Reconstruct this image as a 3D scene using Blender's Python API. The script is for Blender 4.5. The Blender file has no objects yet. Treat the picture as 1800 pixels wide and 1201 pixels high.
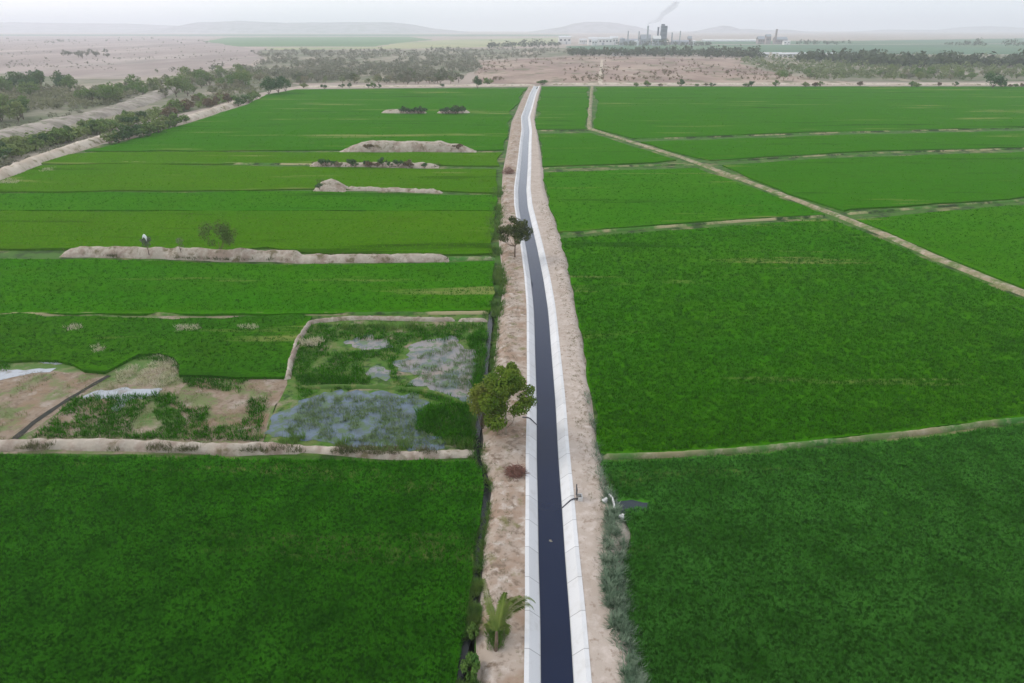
import bpy, math, random
import numpy as np
from mathutils import Vector, noise as mnoise
from mathutils.geometry import tessellate_polygon

scene = bpy.context.scene
COL = scene.collection
R = math.radians

# ------------------------------------------------------------------ camera
CAM_H = 40.0
PITCH = math.atan(550.5 / 1200.0)
cam_d = bpy.data.cameras.new("camera")
cam_d.lens = 24.0
cam_d.sensor_width = 36.0
cam_d.clip_start = 0.5
cam_d.clip_end = 60000.0
cam = bpy.data.objects.new("camera", cam_d)
COL.objects.link(cam)
cam.location = (0, 0, CAM_H)
cam.rotation_euler = (math.pi / 2 - PITCH, 0, 0)
scene.camera = cam

# ------------------------------------------------------------------ sky, sun, exposure
SUN_EL, SUN_AZ = R(38), R(-72)          # azimuth from +Y, negative = to the left
world = bpy.data.worlds.new("World")
scene.world = world
world.use_nodes = True
wn, wl = world.node_tree.nodes, world.node_tree.links
sky = wn.new("ShaderNodeTexSky")
sky.sky_type = 'NISHITA'
sky.sun_disc = False
sky.sun_elevation = SUN_EL
sky.sun_rotation = SUN_AZ
sky.altitude = 0
sky.air_density = 1.0
sky.dust_density = 3.0
sky.ozone_density = 1.0
hsv = wn.new("ShaderNodeHueSaturation")
hsv.inputs['Saturation'].default_value = 0.55
bg = wn['Background']
wl.new(sky.outputs[0], hsv.inputs['Color'])
wl.new(hsv.outputs[0], bg.inputs['Color'])
bg.inputs['Strength'].default_value = 0.08
veil = wn.new("ShaderNodeBackground")          # thin high overcast veil over the whole sky
veil.inputs['Color'].default_value = (0.87, 0.915, 1.0, 1)
veil.inputs['Strength'].default_value = 0.92
add = wn.new("ShaderNodeAddShader")
wl.new(bg.outputs[0], add.inputs[0])
wl.new(veil.outputs[0], add.inputs[1])
wl.new(add.outputs[0], wn['World Output'].inputs['Surface'])

sun_d = bpy.data.lights.new("sun", 'SUN')
sun_d.energy = 0.7
sun_d.angle = R(14)
sun_d.color = (1.0, 0.95, 0.88)
sun = bpy.data.objects.new("sun", sun_d)
COL.objects.link(sun)
sdir = Vector((math.sin(SUN_AZ) * math.cos(SUN_EL), math.cos(SUN_AZ) * math.cos(SUN_EL), math.sin(SUN_EL)))
sun.rotation_euler = (-sdir).to_track_quat('-Z', 'Y').to_euler()

scene.view_settings.view_transform = 'Standard'
scene.view_settings.look = 'None'
scene.view_settings.exposure = 0.0
scene.view_settings.gamma = 1.0
scene.view_settings.use_curve_mapping = False
scene.cycles.volume_bounces = 2
scene.cycles.max_bounces = 8

# ------------------------------------------------------------------ survey: photo pixel -> point on a level of the land
SP, CP = math.sin(PITCH), math.cos(PITCH)


def at(x, y, z=0.0):
    u, v = (x - 900.0) / 1200.0, (600.5 - y) / 1200.0
    t = (CAM_H - z) / (SP - v * CP)
    return Vector((t * u, t * (CP + v * SP), z))


def at_far(x, y, dist):
    u, v = (x - 900.0) / 1200.0, (600.5 - y) / 1200.0
    t = dist / (CP + v * SP)
    return Vector((t * u, dist, CAM_H + t * (v * CP - SP)))


def slant(y):
    v = (600.5 - y) / 1200.0
    return CAM_H / (SP - v * CP)


# ------------------------------------------------------------------ materials
def lin(r, g, b, k=1.0):
    f = lambda c: ((c / 255.0) / 12.92 if c / 255.0 <= 0.04045 else ((c / 255.0 + 0.055) / 1.055) ** 2.4)
    return (f(r) * k, f(g) * k, f(b) * k, 1.0)


def newmat(name):
    m = bpy.data.materials.new(name)
    m.use_nodes = True
    nt = m.node_tree
    return m, nt.nodes, nt.links, nt.nodes['Principled BSDF']


def noise_node(N, L, vec, scale, detail=4.0, rough=0.6):
    n = N.new("ShaderNodeTexNoise")
    n.inputs['Scale'].default_value = scale
    n.inputs['Detail'].default_value = detail
    n.inputs['Roughness'].default_value = rough
    L.new(vec, n.inputs['Vector'])
    return n.outputs['Fac']


def ramp(N, L, fac, lo, hi):
    r = N.new("ShaderNodeMapRange")
    r.inputs['From Min'].default_value = lo
    r.inputs['From Max'].default_value = hi
    L.new(fac, r.inputs['Value'])
    return r.outputs['Result']


def mixc(N, L, fac, a, b):
    m = N.new("ShaderNodeMix")
    m.data_type = 'RGBA'
    if isinstance(fac, float):
        m.inputs[0].default_value = fac
    else:
        L.new(fac, m.inputs[0])
    for i, c in ((6, a), (7, b)):
        if isinstance(c, tuple):
            m.inputs[i].default_value = c
        else:
            L.new(c, m.inputs[i])
    return m.outputs[2]


def surf(name, base, layers, rough=0.9, spec=0.15, bump=0.0, bscale=1.0, stretch=None):
    """base colour overlaid by layers (colour, noise scale, from, to)"""
    m, N, L, P = newmat(name)
    geo = N.new("ShaderNodeNewGeometry")
    vec = geo.outputs['Position']
    if stretch:
        mp = N.new("ShaderNodeMapping")
        mp.inputs['Scale'].default_value = stretch
        L.new(vec, mp.inputs['Vector'])
        vec = mp.outputs[0]
    c = base
    for i, (col, sc, lo, hi) in enumerate(layers):
        off = N.new("ShaderNodeMapping")
        off.inputs['Location'].default_value = (17.3 * i, 5.1 * i, 3.7 * i)
        L.new(vec, off.inputs['Vector'])
        c = mixc(N, L, ramp(N, L, noise_node(N, L, off.outputs[0], sc, 5.0, 0.62), lo, hi), c, col)
    if isinstance(c, tuple):
        P.inputs['Base Color'].default_value = c
    else:
        L.new(c, P.inputs['Base Color'])
    P.inputs['Roughness'].default_value = rough
    P.inputs['Specular IOR Level'].default_value = spec
    if bump:
        b = N.new("ShaderNodeBump")
        b.inputs['Strength'].default_value = bump
        b.inputs['Distance'].default_value = 0.4 / bscale
        L.new(noise_node(N, L, vec, bscale, 6.0, 0.7), b.inputs['Height'])
        L.new(b.outputs[0], P.inputs['Normal'])
    return m


def cells(N, L, pos, scale):
    """a random value for each plant-sized cell"""
    v = N.new("ShaderNodeTexVoronoi")
    v.inputs['Scale'].default_value = scale
    L.new(pos, v.inputs['Vector'])
    sp = N.new("ShaderNodeSeparateColor")
    L.new(v.outputs['Color'], sp.inputs[0])
    return sp.outputs[0]


def leafmat(name, a, b, c=None, nscale=0.5, cell=0):
    m, N, L, P = newmat(name)
    geo = N.new("ShaderNodeNewGeometry")
    oi = N.new("ShaderNodeObjectInfo")
    f = ramp(N, L, noise_node(N, L, geo.outputs['Position'], nscale, 3.0), 0.3, 0.7)
    col = mixc(N, L, f, a, b)
    if c:
        col = mixc(N, L, ramp(N, L, oi.outputs['Random'], 0.35, 1.0), col, c)
    if cell:
        col = mixc(N, L, ramp(N, L, cells(N, L, geo.outputs['Position'], cell), 0.15, 0.7), tuple(x * 0.5 for x in a[:3]) + (1,), col)
    L.new(col, P.inputs['Base Color'])
    P.inputs['Roughness'].default_value = 0.6
    P.inputs['Specular IOR Level'].default_value = 0.0
    tr = N.new("ShaderNodeBsdfTranslucent")
    L.new(col, tr.inputs['Color'])
    mx = N.new("ShaderNodeMixShader")
    mx.inputs[0].default_value = 0.25
    L.new(P.outputs[0], mx.inputs[1])
    L.new(tr.outputs[0], mx.inputs[2])
    L.new(mx.outputs[0], N['Material Output'].inputs['Surface'])
    return m


def watermat(name, base, rough=0.05, bump=0.04, bscale=2.0, layers=()):
    m = surf(name, base, list(layers), rough=rough, spec=0.5)
    N, L = m.node_tree.nodes, m.node_tree.links
    P = N['Principled BSDF']
    P.inputs['IOR'].default_value = 1.33
    geo = N.new("ShaderNodeNewGeometry")
    b = N.new("ShaderNodeBump")
    b.inputs['Strength'].default_value = bump
    b.inputs['Distance'].default_value = 0.1
    L.new(noise_node(N, L, geo.outputs['Position'], bscale, 3.0), b.inputs['Height'])
    L.new(b.outputs[0], P.inputs['Normal'])
    return m


def plain(name, col, rough=0.7, metal=0.0):
    m = surf(name, col, [(tuple(c * 0.75 for c in col[:3]) + (1.0,), 0.8, 0.4, 0.75)], rough=rough)
    m.node_tree.nodes['Principled BSDF'].inputs['Metallic'].default_value = metal
    return m


SOIL = surf("bank_soil", (0.38, 0.31, 0.25, 1), [((0.29, 0.205, 0.145, 1), 0.25, 0.44, 0.6), ((0.48, 0.41, 0.35, 1), 0.9, 0.52, 0.68),
            ((0.19, 0.14, 0.10, 1), 1.3, 0.52, 0.66), ((0.19, 0.17, 0.08, 1), 0.5, 0.57, 0.68)], bump=0.5, bscale=3.0)
SOIL_TRACK = surf("bank_track_soil", (0.43, 0.36, 0.30, 1), [((0.35, 0.28, 0.22, 1), 0.3, 0.45, 0.75), ((0.55, 0.47, 0.41, 1), 1.1, 0.5, 0.75),
            ((0.27, 0.205, 0.155, 1), 1.8, 0.56, 0.70)], bump=0.4, bscale=3.0)
MOUND = surf("mound_soil", (0.40, 0.345, 0.275, 1), [((0.29, 0.22, 0.17, 1), 0.35, 0.45, 0.6), ((0.56, 0.48, 0.40, 1), 0.9, 0.5, 0.8),
             ((0.17, 0.14, 0.08, 1), 0.5, 0.55, 0.66)], bump=0.5, bscale=2.0)
BUND = surf("bund_grass_soil", (0.27, 0.24, 0.13, 1), [((0.05, 0.17, 0.025, 1), 0.10, 0.40, 0.58), ((0.40, 0.34, 0.24, 1), 0.8, 0.5, 0.75),
            ((0.05, 0.08, 0.03, 1), 0.6, 0.62, 0.75)], bump=0.4, bscale=2.0)
BUNDG = surf("green_bund", (0.06, 0.17, 0.02, 1), [((0.34, 0.30, 0.16, 1), 0.07, 0.48, 0.56), ((0.03, 0.06, 0.015, 1), 0.15, 0.52, 0.6)], bump=0.4, bscale=2.0)
TRACK = surf("track_dry_grass", (0.29, 0.235, 0.15, 1), [((0.12, 0.16, 0.05, 1), 0.35, 0.42, 0.58), ((0.46, 0.38, 0.30, 1), 0.9, 0.5, 0.75)], bump=0.4, bscale=2.0)
GREYBERM = surf("grey_gravel", (0.36, 0.31, 0.26, 1), [((0.23, 0.20, 0.16, 1), 0.1, 0.45, 0.6), ((0.15, 0.16, 0.09, 1), 0.2, 0.53, 0.64)], bump=0.4, bscale=1.0)
GROUND = surf("dry_ground", (0.38, 0.30, 0.25, 1), [((0.30, 0.25, 0.20, 1), 0.01, 0.4, 0.65), ((0.22, 0.21, 0.15, 1), 0.05, 0.55, 0.75),
              ((0.46, 0.38, 0.32, 1), 0.02, 0.5, 0.8), ((0.16, 0.16, 0.11, 1), 0.18, 0.62, 0.72)], stretch=(0.6, 0.25, 1))
PLAIN = surf("pink_dry_plain", (0.34, 0.27, 0.235, 1), [((0.26, 0.205, 0.18, 1), 0.008, 0.42, 0.6), ((0.25, 0.215, 0.18, 1), 0.03, 0.53, 0.66),
             ((0.50, 0.42, 0.37, 1), 0.015, 0.5, 0.8)], stretch=(0.6, 0.2, 1))
SCRUBLAND = surf("brown_scrubland", (0.33, 0.235, 0.185, 1), [((0.24, 0.165, 0.135, 1), 0.02, 0.42, 0.58), ((0.40, 0.31, 0.24, 1), 0.03, 0.5, 0.66),
                 ((0.17, 0.15, 0.09, 1), 0.09, 0.52, 0.62)], stretch=(0.6, 0.3, 1))
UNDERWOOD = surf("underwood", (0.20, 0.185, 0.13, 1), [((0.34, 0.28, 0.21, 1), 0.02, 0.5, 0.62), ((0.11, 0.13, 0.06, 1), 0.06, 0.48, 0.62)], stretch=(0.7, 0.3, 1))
FARGREEN = surf("far_green_field", (0.10, 0.20, 0.07, 1), [((0.07, 0.14, 0.06, 1), 0.01, 0.45, 0.7)], stretch=(0.5, 0.3, 1))
FARTEAL = surf("far_teal_field", (0.08, 0.16, 0.085, 1), [((0.06, 0.11, 0.06, 1), 0.01, 0.45, 0.7), ((0.13, 0.19, 0.08, 1), 0.006, 0.5, 0.75)], stretch=(0.5, 0.3, 1))
FARTAN = surf("far_tan_field", (0.34, 0.33, 0.17, 1), [((0.20, 0.26, 0.12, 1), 0.008, 0.45, 0.7)], stretch=(0.5, 0.3, 1))
SAND = surf("pale_sand", (0.55, 0.47, 0.38, 1), [((0.42, 0.34, 0.26, 1), 0.15, 0.45, 0.6), ((0.24, 0.21, 0.12, 1), 0.35, 0.54, 0.64)], bump=0.4, bscale=0.8)
SWAMP = surf("swamp_mud", (0.26, 0.20, 0.14, 1), [((0.20, 0.15, 0.10, 1), 0.18, 0.45, 0.65), ((0.38, 0.31, 0.25, 1), 0.4, 0.5, 0.75),
             ((0.075, 0.15, 0.025, 1), 0.16, 0.44, 0.58), ((0.16, 0.19, 0.07, 1), 0.8, 0.5, 0.65)], bump=0.5, bscale=2.0, rough=0.75)
MUDFLAT = surf("bare_mud", (0.25, 0.19, 0.135, 1), [((0.22, 0.15, 0.09, 1), 0.22, 0.45, 0.6), ((0.33, 0.275, 0.22, 1), 0.5, 0.54, 0.68),
             ((0.14, 0.17, 0.06, 1), 0.25, 0.50, 0.60), ((0.17, 0.12, 0.08, 1), 1.4, 0.52, 0.64)], bump=0.4, bscale=2.0, rough=0.7)
WETMUD = surf("wet_dark_mud", (0.05, 0.045, 0.035, 1), [((0.02, 0.025, 0.02, 1), 0.8, 0.4, 0.7)], rough=0.85)
WATER = watermat("canal_water", (0.001, 0.007, 0.030, 1), 0.03, 0.08, 1.2)  # blue of the reflected sky is put into the base colour
DITCHW = watermat("ditch_water", (0.012, 0.016, 0.014, 1), 0.12, 0.05, 2.0)
POND = watermat("pond_water", (0.10, 0.14, 0.18, 1), 0.12, 0.12, 1.2, [((0.06, 0.085, 0.09, 1), 0.5, 0.42, 0.62), ((0.06, 0.11, 0.04, 1), 0.9, 0.48, 0.58)])
PONDGREY = watermat("grey_pond_water", (0.19, 0.18, 0.175, 1), 0.15, 0.1, 1.0, [((0.24, 0.19, 0.15, 1), 0.2, 0.45, 0.65), ((0.08, 0.11, 0.10, 1), 0.35, 0.48, 0.6), ((0.08, 0.13, 0.05, 1), 0.9, 0.52, 0.6)])
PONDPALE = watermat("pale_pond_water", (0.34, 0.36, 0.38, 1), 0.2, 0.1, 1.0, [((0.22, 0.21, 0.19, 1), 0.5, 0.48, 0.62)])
POOLDARK = watermat("dark_pool_water", (0.02, 0.03, 0.035, 1), 0.1, 0.06, 1.5)
STICK = surf("brush_sticks", (0.24, 0.12, 0.09, 1), [((0.13, 0.07, 0.05, 1), 3.0, 0.4, 0.65)])
BARK = surf("bark", (0.16, 0.115, 0.08, 1), [((0.09, 0.065, 0.045, 1), 3.0, 0.4, 0.7)])
PALEBARK = surf("pale_bark", (0.34, 0.29, 0.23, 1), [((0.22, 0.18, 0.13, 1), 3.0, 0.4, 0.7)])
WHITEW = surf("white_concrete", (0.58, 0.57, 0.54, 1), [((0.55, 0.53, 0.5, 1), 1.5, 0.5, 0.75)])
STEEL = plain("dark_steel", (0.06, 0.06, 0.065, 1), 0.5)
HILLM = surf("hill_scrub", (0.36, 0.33, 0.34, 1), [((0.18, 0.17, 0.15, 1), 0.01, 0.4, 0.65)])

LEAF_MANGO = leafmat("mango_leaves", (0.07, 0.15, 0.015, 1), (0.17, 0.23, 0.03, 1), None, 0.9)
LEAF_YEL = leafmat("yellow_green_leaves", (0.15, 0.20, 0.025, 1), (0.22, 0.24, 0.05, 1), None, 0.9)
LEAF_DARK = leafmat("dark_leaves", (0.045, 0.075, 0.022, 1), (0.11, 0.12, 0.04, 1), None, 0.8)
LEAF_DEEP = leafmat("deep_green_leaves", (0.05, 0.11, 0.04, 1), (0.085, 0.15, 0.06, 1), (0.10, 0.16, 0.055, 1), 0.4)
LEAF_SCRUB = leafmat("scrub_leaves", (0.13, 0.18, 0.07, 1), (0.22, 0.24, 0.12, 1), (0.27, 0.24, 0.16, 1), 0.1)
LEAF_GREEN = leafmat("bush_leaves", (0.10, 0.19, 0.045, 1), (0.17, 0.24, 0.07, 1), (0.21, 0.25, 0.09, 1), 0.3)
LEAF_GREY = leafmat("grey_scrub_leaves", (0.17, 0.18, 0.12, 1), (0.26, 0.24, 0.18, 1), (0.16, 0.18, 0.11, 1), 0.06)
LEAF_BROWN = leafmat("brown_scrub_leaves", (0.20, 0.13, 0.08, 1), (0.14, 0.11, 0.07, 1), (0.20, 0.17, 0.10, 1), 0.3)
LEAF_TEAL = leafmat("far_wood_leaves", (0.07, 0.095, 0.06, 1), (0.10, 0.12, 0.06, 1), None, 0.05)
LEAF_SAGE = leafmat("sage_grass", (0.17, 0.27, 0.16, 1), (0.33, 0.38, 0.28, 1), None, 0.5, 3.0)
LEAF_WEED = leafmat("ditch_weeds", (0.06, 0.15, 0.03, 1), (0.14, 0.21, 0.045, 1), None, 0.5)
LEAF_STRAW = leafmat("straw", (0.46, 0.44, 0.26, 1), (0.55, 0.50, 0.38, 1), None, 0.6)
LEAF_REED = leafmat("reed_leaves", (0.09, 0.19, 0.03, 1), (0.15, 0.24, 0.05, 1), None, 0.5)
LEAF_PALM = leafmat("palm_leaves", (0.10, 0.17, 0.03, 1), (0.17, 0.22, 0.05, 1), None, 0.8)


# ------------------------------------------------------------------ object helpers
def tag(o, label=None, cat=None, group=None, kind=None):
    if label:
        o['label'] = label
    if cat:
        o['category'] = cat
    if group:
        o['group'] = group
    if kind:
        o['kind'] = kind
    return o


def link(o, parent=None):
    COL.objects.link(o)
    if parent:
        o.parent = parent
    return o


def empty(name, loc, rz=0.0):
    o = bpy.data.objects.new(name, None)
    COL.objects.link(o)
    o.location = loc
    o.rotation_euler = (0, 0, rz)
    o.empty_display_size = 0.2
    return o


def np_mesh(name, V, F, mat, smooth=False):
    """V (n,3); F (m,k) equal-sized faces"""
    V = np.asarray(V, dtype=np.float32)
    F = np.asarray(F, dtype=np.int32)
    me = bpy.data.meshes.new(name)
    me.vertices.add(len(V))
    me.vertices.foreach_set('co', V.ravel())
    k = F.shape[1]
    me.loops.add(F.size)
    me.loops.foreach_set('vertex_index', F.ravel())
    me.polygons.add(len(F))
    me.polygons.foreach_set('loop_start', np.arange(0, F.size, k, dtype=np.int32))
    me.polygons.foreach_set('loop_total', np.full(len(F), k, dtype=np.int32))
    if smooth:
        me.polygons.foreach_set('use_smooth', np.ones(len(F), dtype=bool))
    me.update(calc_edges=True)
    if mat:
        me.materials.append(mat)
    return me


def py_mesh(name, V, F, mat, smooth=False):
    me = bpy.data.meshes.new(name)
    me.from_pydata([tuple(v) for v in V], [], F)
    if smooth:
        me.polygons.foreach_set('use_smooth', [True] * len(me.polygons))
    me.update()
    if mat:
        me.materials.append(mat)
    return me


def obj(name, me, parent=None):
    return link(bpy.data.objects.new(name, me), parent)


class MB:
    """collects shapes into one mesh"""
    def __init__(self):
        self.V, self.F = [], []

    def box(self, c, s, rz=0.0, taper=1.0, bev=0.0):
        n = len(self.V)
        ca, sa = math.cos(rz), math.sin(rz)
        hx, hy, hz = s[0] / 2, s[1] / 2, s[2] / 2
        b = bev
        rings = []
        lv = [(-hz, 1.0, b), (-hz + b, 1.0, 0), (hz - b, taper, 0), (hz, taper, b)] if b else [(-hz, 1.0, 0), (hz, taper, 0)]
        for z, k, ins in lv:
            ax, ay = hx * k - ins, hy * k - ins
            if b:
                pts = [(ax, -ay + b), (ax, ay - b), (ax - b, ay), (-ax + b, ay), (-ax, ay - b), (-ax, -ay + b), (-ax + b, -ay), (ax - b, -ay)]
            else:
                pts = [(ax, -ay), (ax, ay), (-ax, ay), (-ax, -ay)]
            rings.append([(c[0] + x * ca - y * sa, c[1] + x * sa + y * ca, c[2] + z) for x, y in pts])
        m = len(rings[0])
        for r in rings:
            self.V += r
        for i in range(len(rings) - 1):
            for j in range(m):
                self.F.append((n + i * m + j, n + i * m + (j + 1) % m, n + (i + 1) * m + (j + 1) % m, n + (i + 1) * m + j))
        self.F.append(tuple(n + j for j in reversed(range(m))))
        self.F.append(tuple(n + (len(rings) - 1) * m + j for j in range(m)))
        return self

    def tube(self, pts, rad, seg=6, caps=True):
        n = len(self.V)
        pts = [Vector(p) for p in pts]
        rad = rad if isinstance(rad, (list, tuple)) else [rad] * len(pts)
        up = Vector((0.13, 0.31, 0.94)).normalized()
        for i, p in enumerate(pts):
            d = (pts[min(i + 1, len(pts) - 1)] - pts[max(i - 1, 0)]).normalized()
            a = d.cross(up)
            if a.length < 1e-3:
                a = d.cross(Vector((1, 0, 0)))
            a.normalize()
            b = d.cross(a)
            for j in range(seg):
                t = 2 * math.pi * j / seg
                self.V.append(tuple(p + (a * math.cos(t) + b * math.sin(t)) * rad[i]))
        for i in range(len(pts) - 1):
            for j in range(seg):
                self.F.append((n + i * seg + j, n + i * seg + (j + 1) % seg, n + (i + 1) * seg + (j + 1) % seg, n + (i + 1) * seg + j))
        if caps:
            self.F.append(tuple(n + j for j in reversed(range(seg))))
            self.F.append(tuple(n + (len(pts) - 1) * seg + j for j in range(seg)))
        return self

    def lathe(self, c, prof, seg=14):
        """prof: (radius, z)"""
        n = len(self.V)
        for r, z in prof:
            for j in range(seg):
                t = 2 * math.pi * j / seg
                self.V.append((c[0] + r * math.cos(t), c[1] + r * math.sin(t), c[2] + z))
        for i in range(len(prof) - 1):
            for j in range(seg):
                self.F.append((n + i * seg + j, n + i * seg + (j + 1) % seg, n + (i + 1) * seg + (j + 1) % seg, n + (i + 1) * seg + j))
        self.F.append(tuple(n + j for j in reversed(range(seg))))
        self.F.append(tuple(n + (len(prof) - 1) * seg + j for j in range(seg)))
        return self

    def gable(self, c, s, h, over=0.4, rz=0.0, th=0.25):
        """pitched roof with thickness; ridge along local x; c = eaves centre"""
        n = len(self.V)
        ca, sa = math.cos(rz), math.sin(rz)
        hx, hy = s[0] / 2 + over, s[1] / 2 + over
        prof = [(-hy, 0), (0, h), (hy, 0), (hy, th), (0, h + th), (-hy, th)]
        for x in (-hx, hx):
            for y, z in prof:
                self.V.append((c[0] + x * ca - y * sa, c[1] + x * sa + y * ca, c[2] + z))
        for j in range(6):
            k = (j + 1) % 6
            self.F.append((n + j, n + k, n + 6 + k, n + 6 + j))
        self.F += [(n, n + 5, n + 4, n + 1), (n + 1, n + 4, n + 3, n + 2), (n + 6, n + 7, n + 10, n + 11), (n + 7, n + 8, n + 9, n + 10)]
        return self

    def build(self, name, mat, parent=None, smooth=False):
        return obj(name, py_mesh(name, self.V, self.F, mat, smooth), parent)


rng = np.random.default_rng(7)
random.seed(11)


def roughen(poly, step, amp, seed=0.0):
    """world polygon (list of Vector) with its edges subdivided and jittered"""
    out = []
    n = len(poly)
    for i in range(n):
        a, b = poly[i], poly[(i + 1) % n]
        L = (b - a).length
        k = max(1, min(int(L / step), 150))
        d = (b - a).normalized() if L > 0 else Vector((1, 0, 0))
        nrm = Vector((-d.y, d.x, 0))
        for j in range(k):
            p = a.lerp(b, j / k)
            w = mnoise.noise(Vector((p.x / (step * 2.2), p.y / (step * 2.2), seed))) + 0.5 * mnoise.noise(Vector((p.x / step, p.y / step, seed + 9)))
            out.append(p + nrm * w * amp)
    return out


def sheet(name, pix, mat, z, step=1.5, amp=0.3, skirt=False, kind='structure', seed=0.0, label=None, cat=None):
    poly = roughen([at(x, y, z) for x, y in pix], step, amp, seed)
    tris = tessellate_polygon([poly])
    V = [tuple(p) for p in poly]
    F = []
    for t in tris:
        a, b, c = (poly[i] for i in t)
        F.append(tuple(t) if (b - a).cross(c - a).z > 0 else tuple(reversed(t)))
    if skirt:
        n = len(poly)
        V += [(p.x, p.y, 0.0) for p in poly]
        area = sum(poly[i].x * poly[(i + 1) % n].y - poly[(i + 1) % n].x * poly[i].y for i in range(n))
        for i in range(n):
            j = (i + 1) % n
            F.append((i, n + i, n + j, j) if area > 0 else (j, n + j, n + i, i))
    o = obj(name, py_mesh(name, V, F, mat))
    tag(o, label, cat, None, kind)
    return o, poly


def inside(P, poly):
    """P (n,2), poly (m,2) -> bool"""
    poly = np.asarray(poly, float)
    x, y = P[:, 0], P[:, 1]
    r = np.zeros(len(P), bool)
    j = len(poly) - 1
    for i in range(len(poly)):
        xi, yi, xj, yj = *poly[i], *poly[j]
        c = ((yi > y) != (yj > y)) & (x < (xj - xi) * (y - yi) / (yj - yi + 1e-12) + xi)
        r ^= c
        j = i
    return r


def pix_points(pix, per_px):
    """random points, even over the photo area of a polygon given in pixels"""
    pix = np.asarray(pix, float)
    lo, hi = pix.min(0), pix.max(0)
    n = int((hi - lo).prod() * per_px)
    P = lo + rng.random((n, 2)) * (hi - lo)
    return P[inside(P, pix)]


def ground_np(P, z=0.0):
    u, v = (P[:, 0] - 900) / 1200.0, (600.5 - P[:, 1]) / 1200.0
    t = (CAM_H - z) / (SP - v * CP)
    return np.stack([t * u, t * (CP + v * SP), np.full(len(P), z)], 1), t


def blades(G, scale, nb, length, width, spread, lean, base_z=0.0, lvar=0.4):
    """grass blades: nb triangles per clump at points G (n,3); scale (n,) widens spread and blade width"""
    n = len(G)
    if np.isscalar(scale):
        scale = np.full(n, float(scale))
    S = np.repeat(scale, nb)
    C = np.repeat(G, nb, 0)
    m = n * nb
    a = rng.random(m) * 2 * np.pi
    r = np.sqrt(rng.random(m)) * spread * S
    root = C + np.stack([np.cos(a) * r, np.sin(a) * r, np.full(m, base_z)], 1)
    ln = length * (1 - lvar + 2 * lvar * rng.random(m)) * np.minimum(S, 1.6) ** 0.5
    th = a + rng.normal(0, 0.8, m)
    le = np.abs(rng.normal(lean, lean * 0.5, m))
    d = np.stack([np.cos(th) * np.sin(le), np.sin(th) * np.sin(le), np.cos(le)], 1)
    side = np.stack([-np.sin(th + rng.normal(0, .5, m)), np.cos(th), rng.normal(0, .2, m)], 1)
    w = width * S * (0.6 + 0.8 * rng.random(m))
    tip = root + d * ln[:, None]
    V = np.stack([root - side * w[:, None] * .5, root + side * w[:, None] * .5, tip], 1).reshape(-1, 3)
    F = np.arange(m * 3, dtype=np.int32).reshape(-1, 3)
    return V, F


# ------------------------------------------------------------------ ground

# far zones, each a sheet just above the ground
sheet("dry_plain", [(-500, 128), (-500, 66), (0, 64), (250, 66), (360, 70), (390, 78), (465, 88), (470, 100), (440, 112), (390, 120), (320, 128), (240, 136), (120, 135)], PLAIN, 0.06, 30, 12)
sheet("far_field", [(420, 82), (360, 73), (400, 66), (720, 65), (760, 70), (700, 76), (660, 82)], FARGREEN, 0.08, 40, 14)
sheet("far_field", [(660, 83), (700, 76), (790, 70), (1000, 66), (1000, 74), (900, 82), (700, 86), (480, 88), (470, 84)], FARTAN, 0.10, 40, 14)
sheet("far_field", [(1000, 81), (1100, 79), (1400, 79), (1900, 77), (2300, 76), (2300, 96), (1900, 96), (1480, 96), (1400, 92), (1000, 91)], FARTEAL, 0.12, 40, 10)
sheet("far_field", [(1180, 72), (1500, 72), (1900, 66), (2300, 64), (2300, 74), (1500, 78), (1200, 78)], FARTEAL, 0.14, 40, 14)
sheet("far_field", [(-500, 62), (0, 60.5), (700, 60.5), (1000, 61), (1000, 64), (700, 64), (0, 63.5), (-500, 65)], FARTEAL, 0.10, 80, 30)
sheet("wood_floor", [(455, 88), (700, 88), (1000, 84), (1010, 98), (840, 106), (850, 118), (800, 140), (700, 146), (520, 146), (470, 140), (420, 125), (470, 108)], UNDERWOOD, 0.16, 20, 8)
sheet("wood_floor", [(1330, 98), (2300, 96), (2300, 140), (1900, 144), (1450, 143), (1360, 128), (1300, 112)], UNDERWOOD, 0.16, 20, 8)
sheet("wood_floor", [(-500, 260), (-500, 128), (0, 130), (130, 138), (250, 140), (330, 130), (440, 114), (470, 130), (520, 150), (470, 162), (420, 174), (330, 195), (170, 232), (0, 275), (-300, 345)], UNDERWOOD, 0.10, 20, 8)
sheet("scrubland", [(842, 108), (1010, 99), (1320, 104), (1380, 120), (1480, 140), (1500, 147), (960, 148), (830, 146)], SCRUBLAND, 0.12, 15, 6)
sheet("far_track", [(1051, 147.6), (1058, 147.6), (1060, 105), (1056, 105)], SAND, 0.18, 8, 0.8)

# far road with its low shoulder along the field tops


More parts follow.
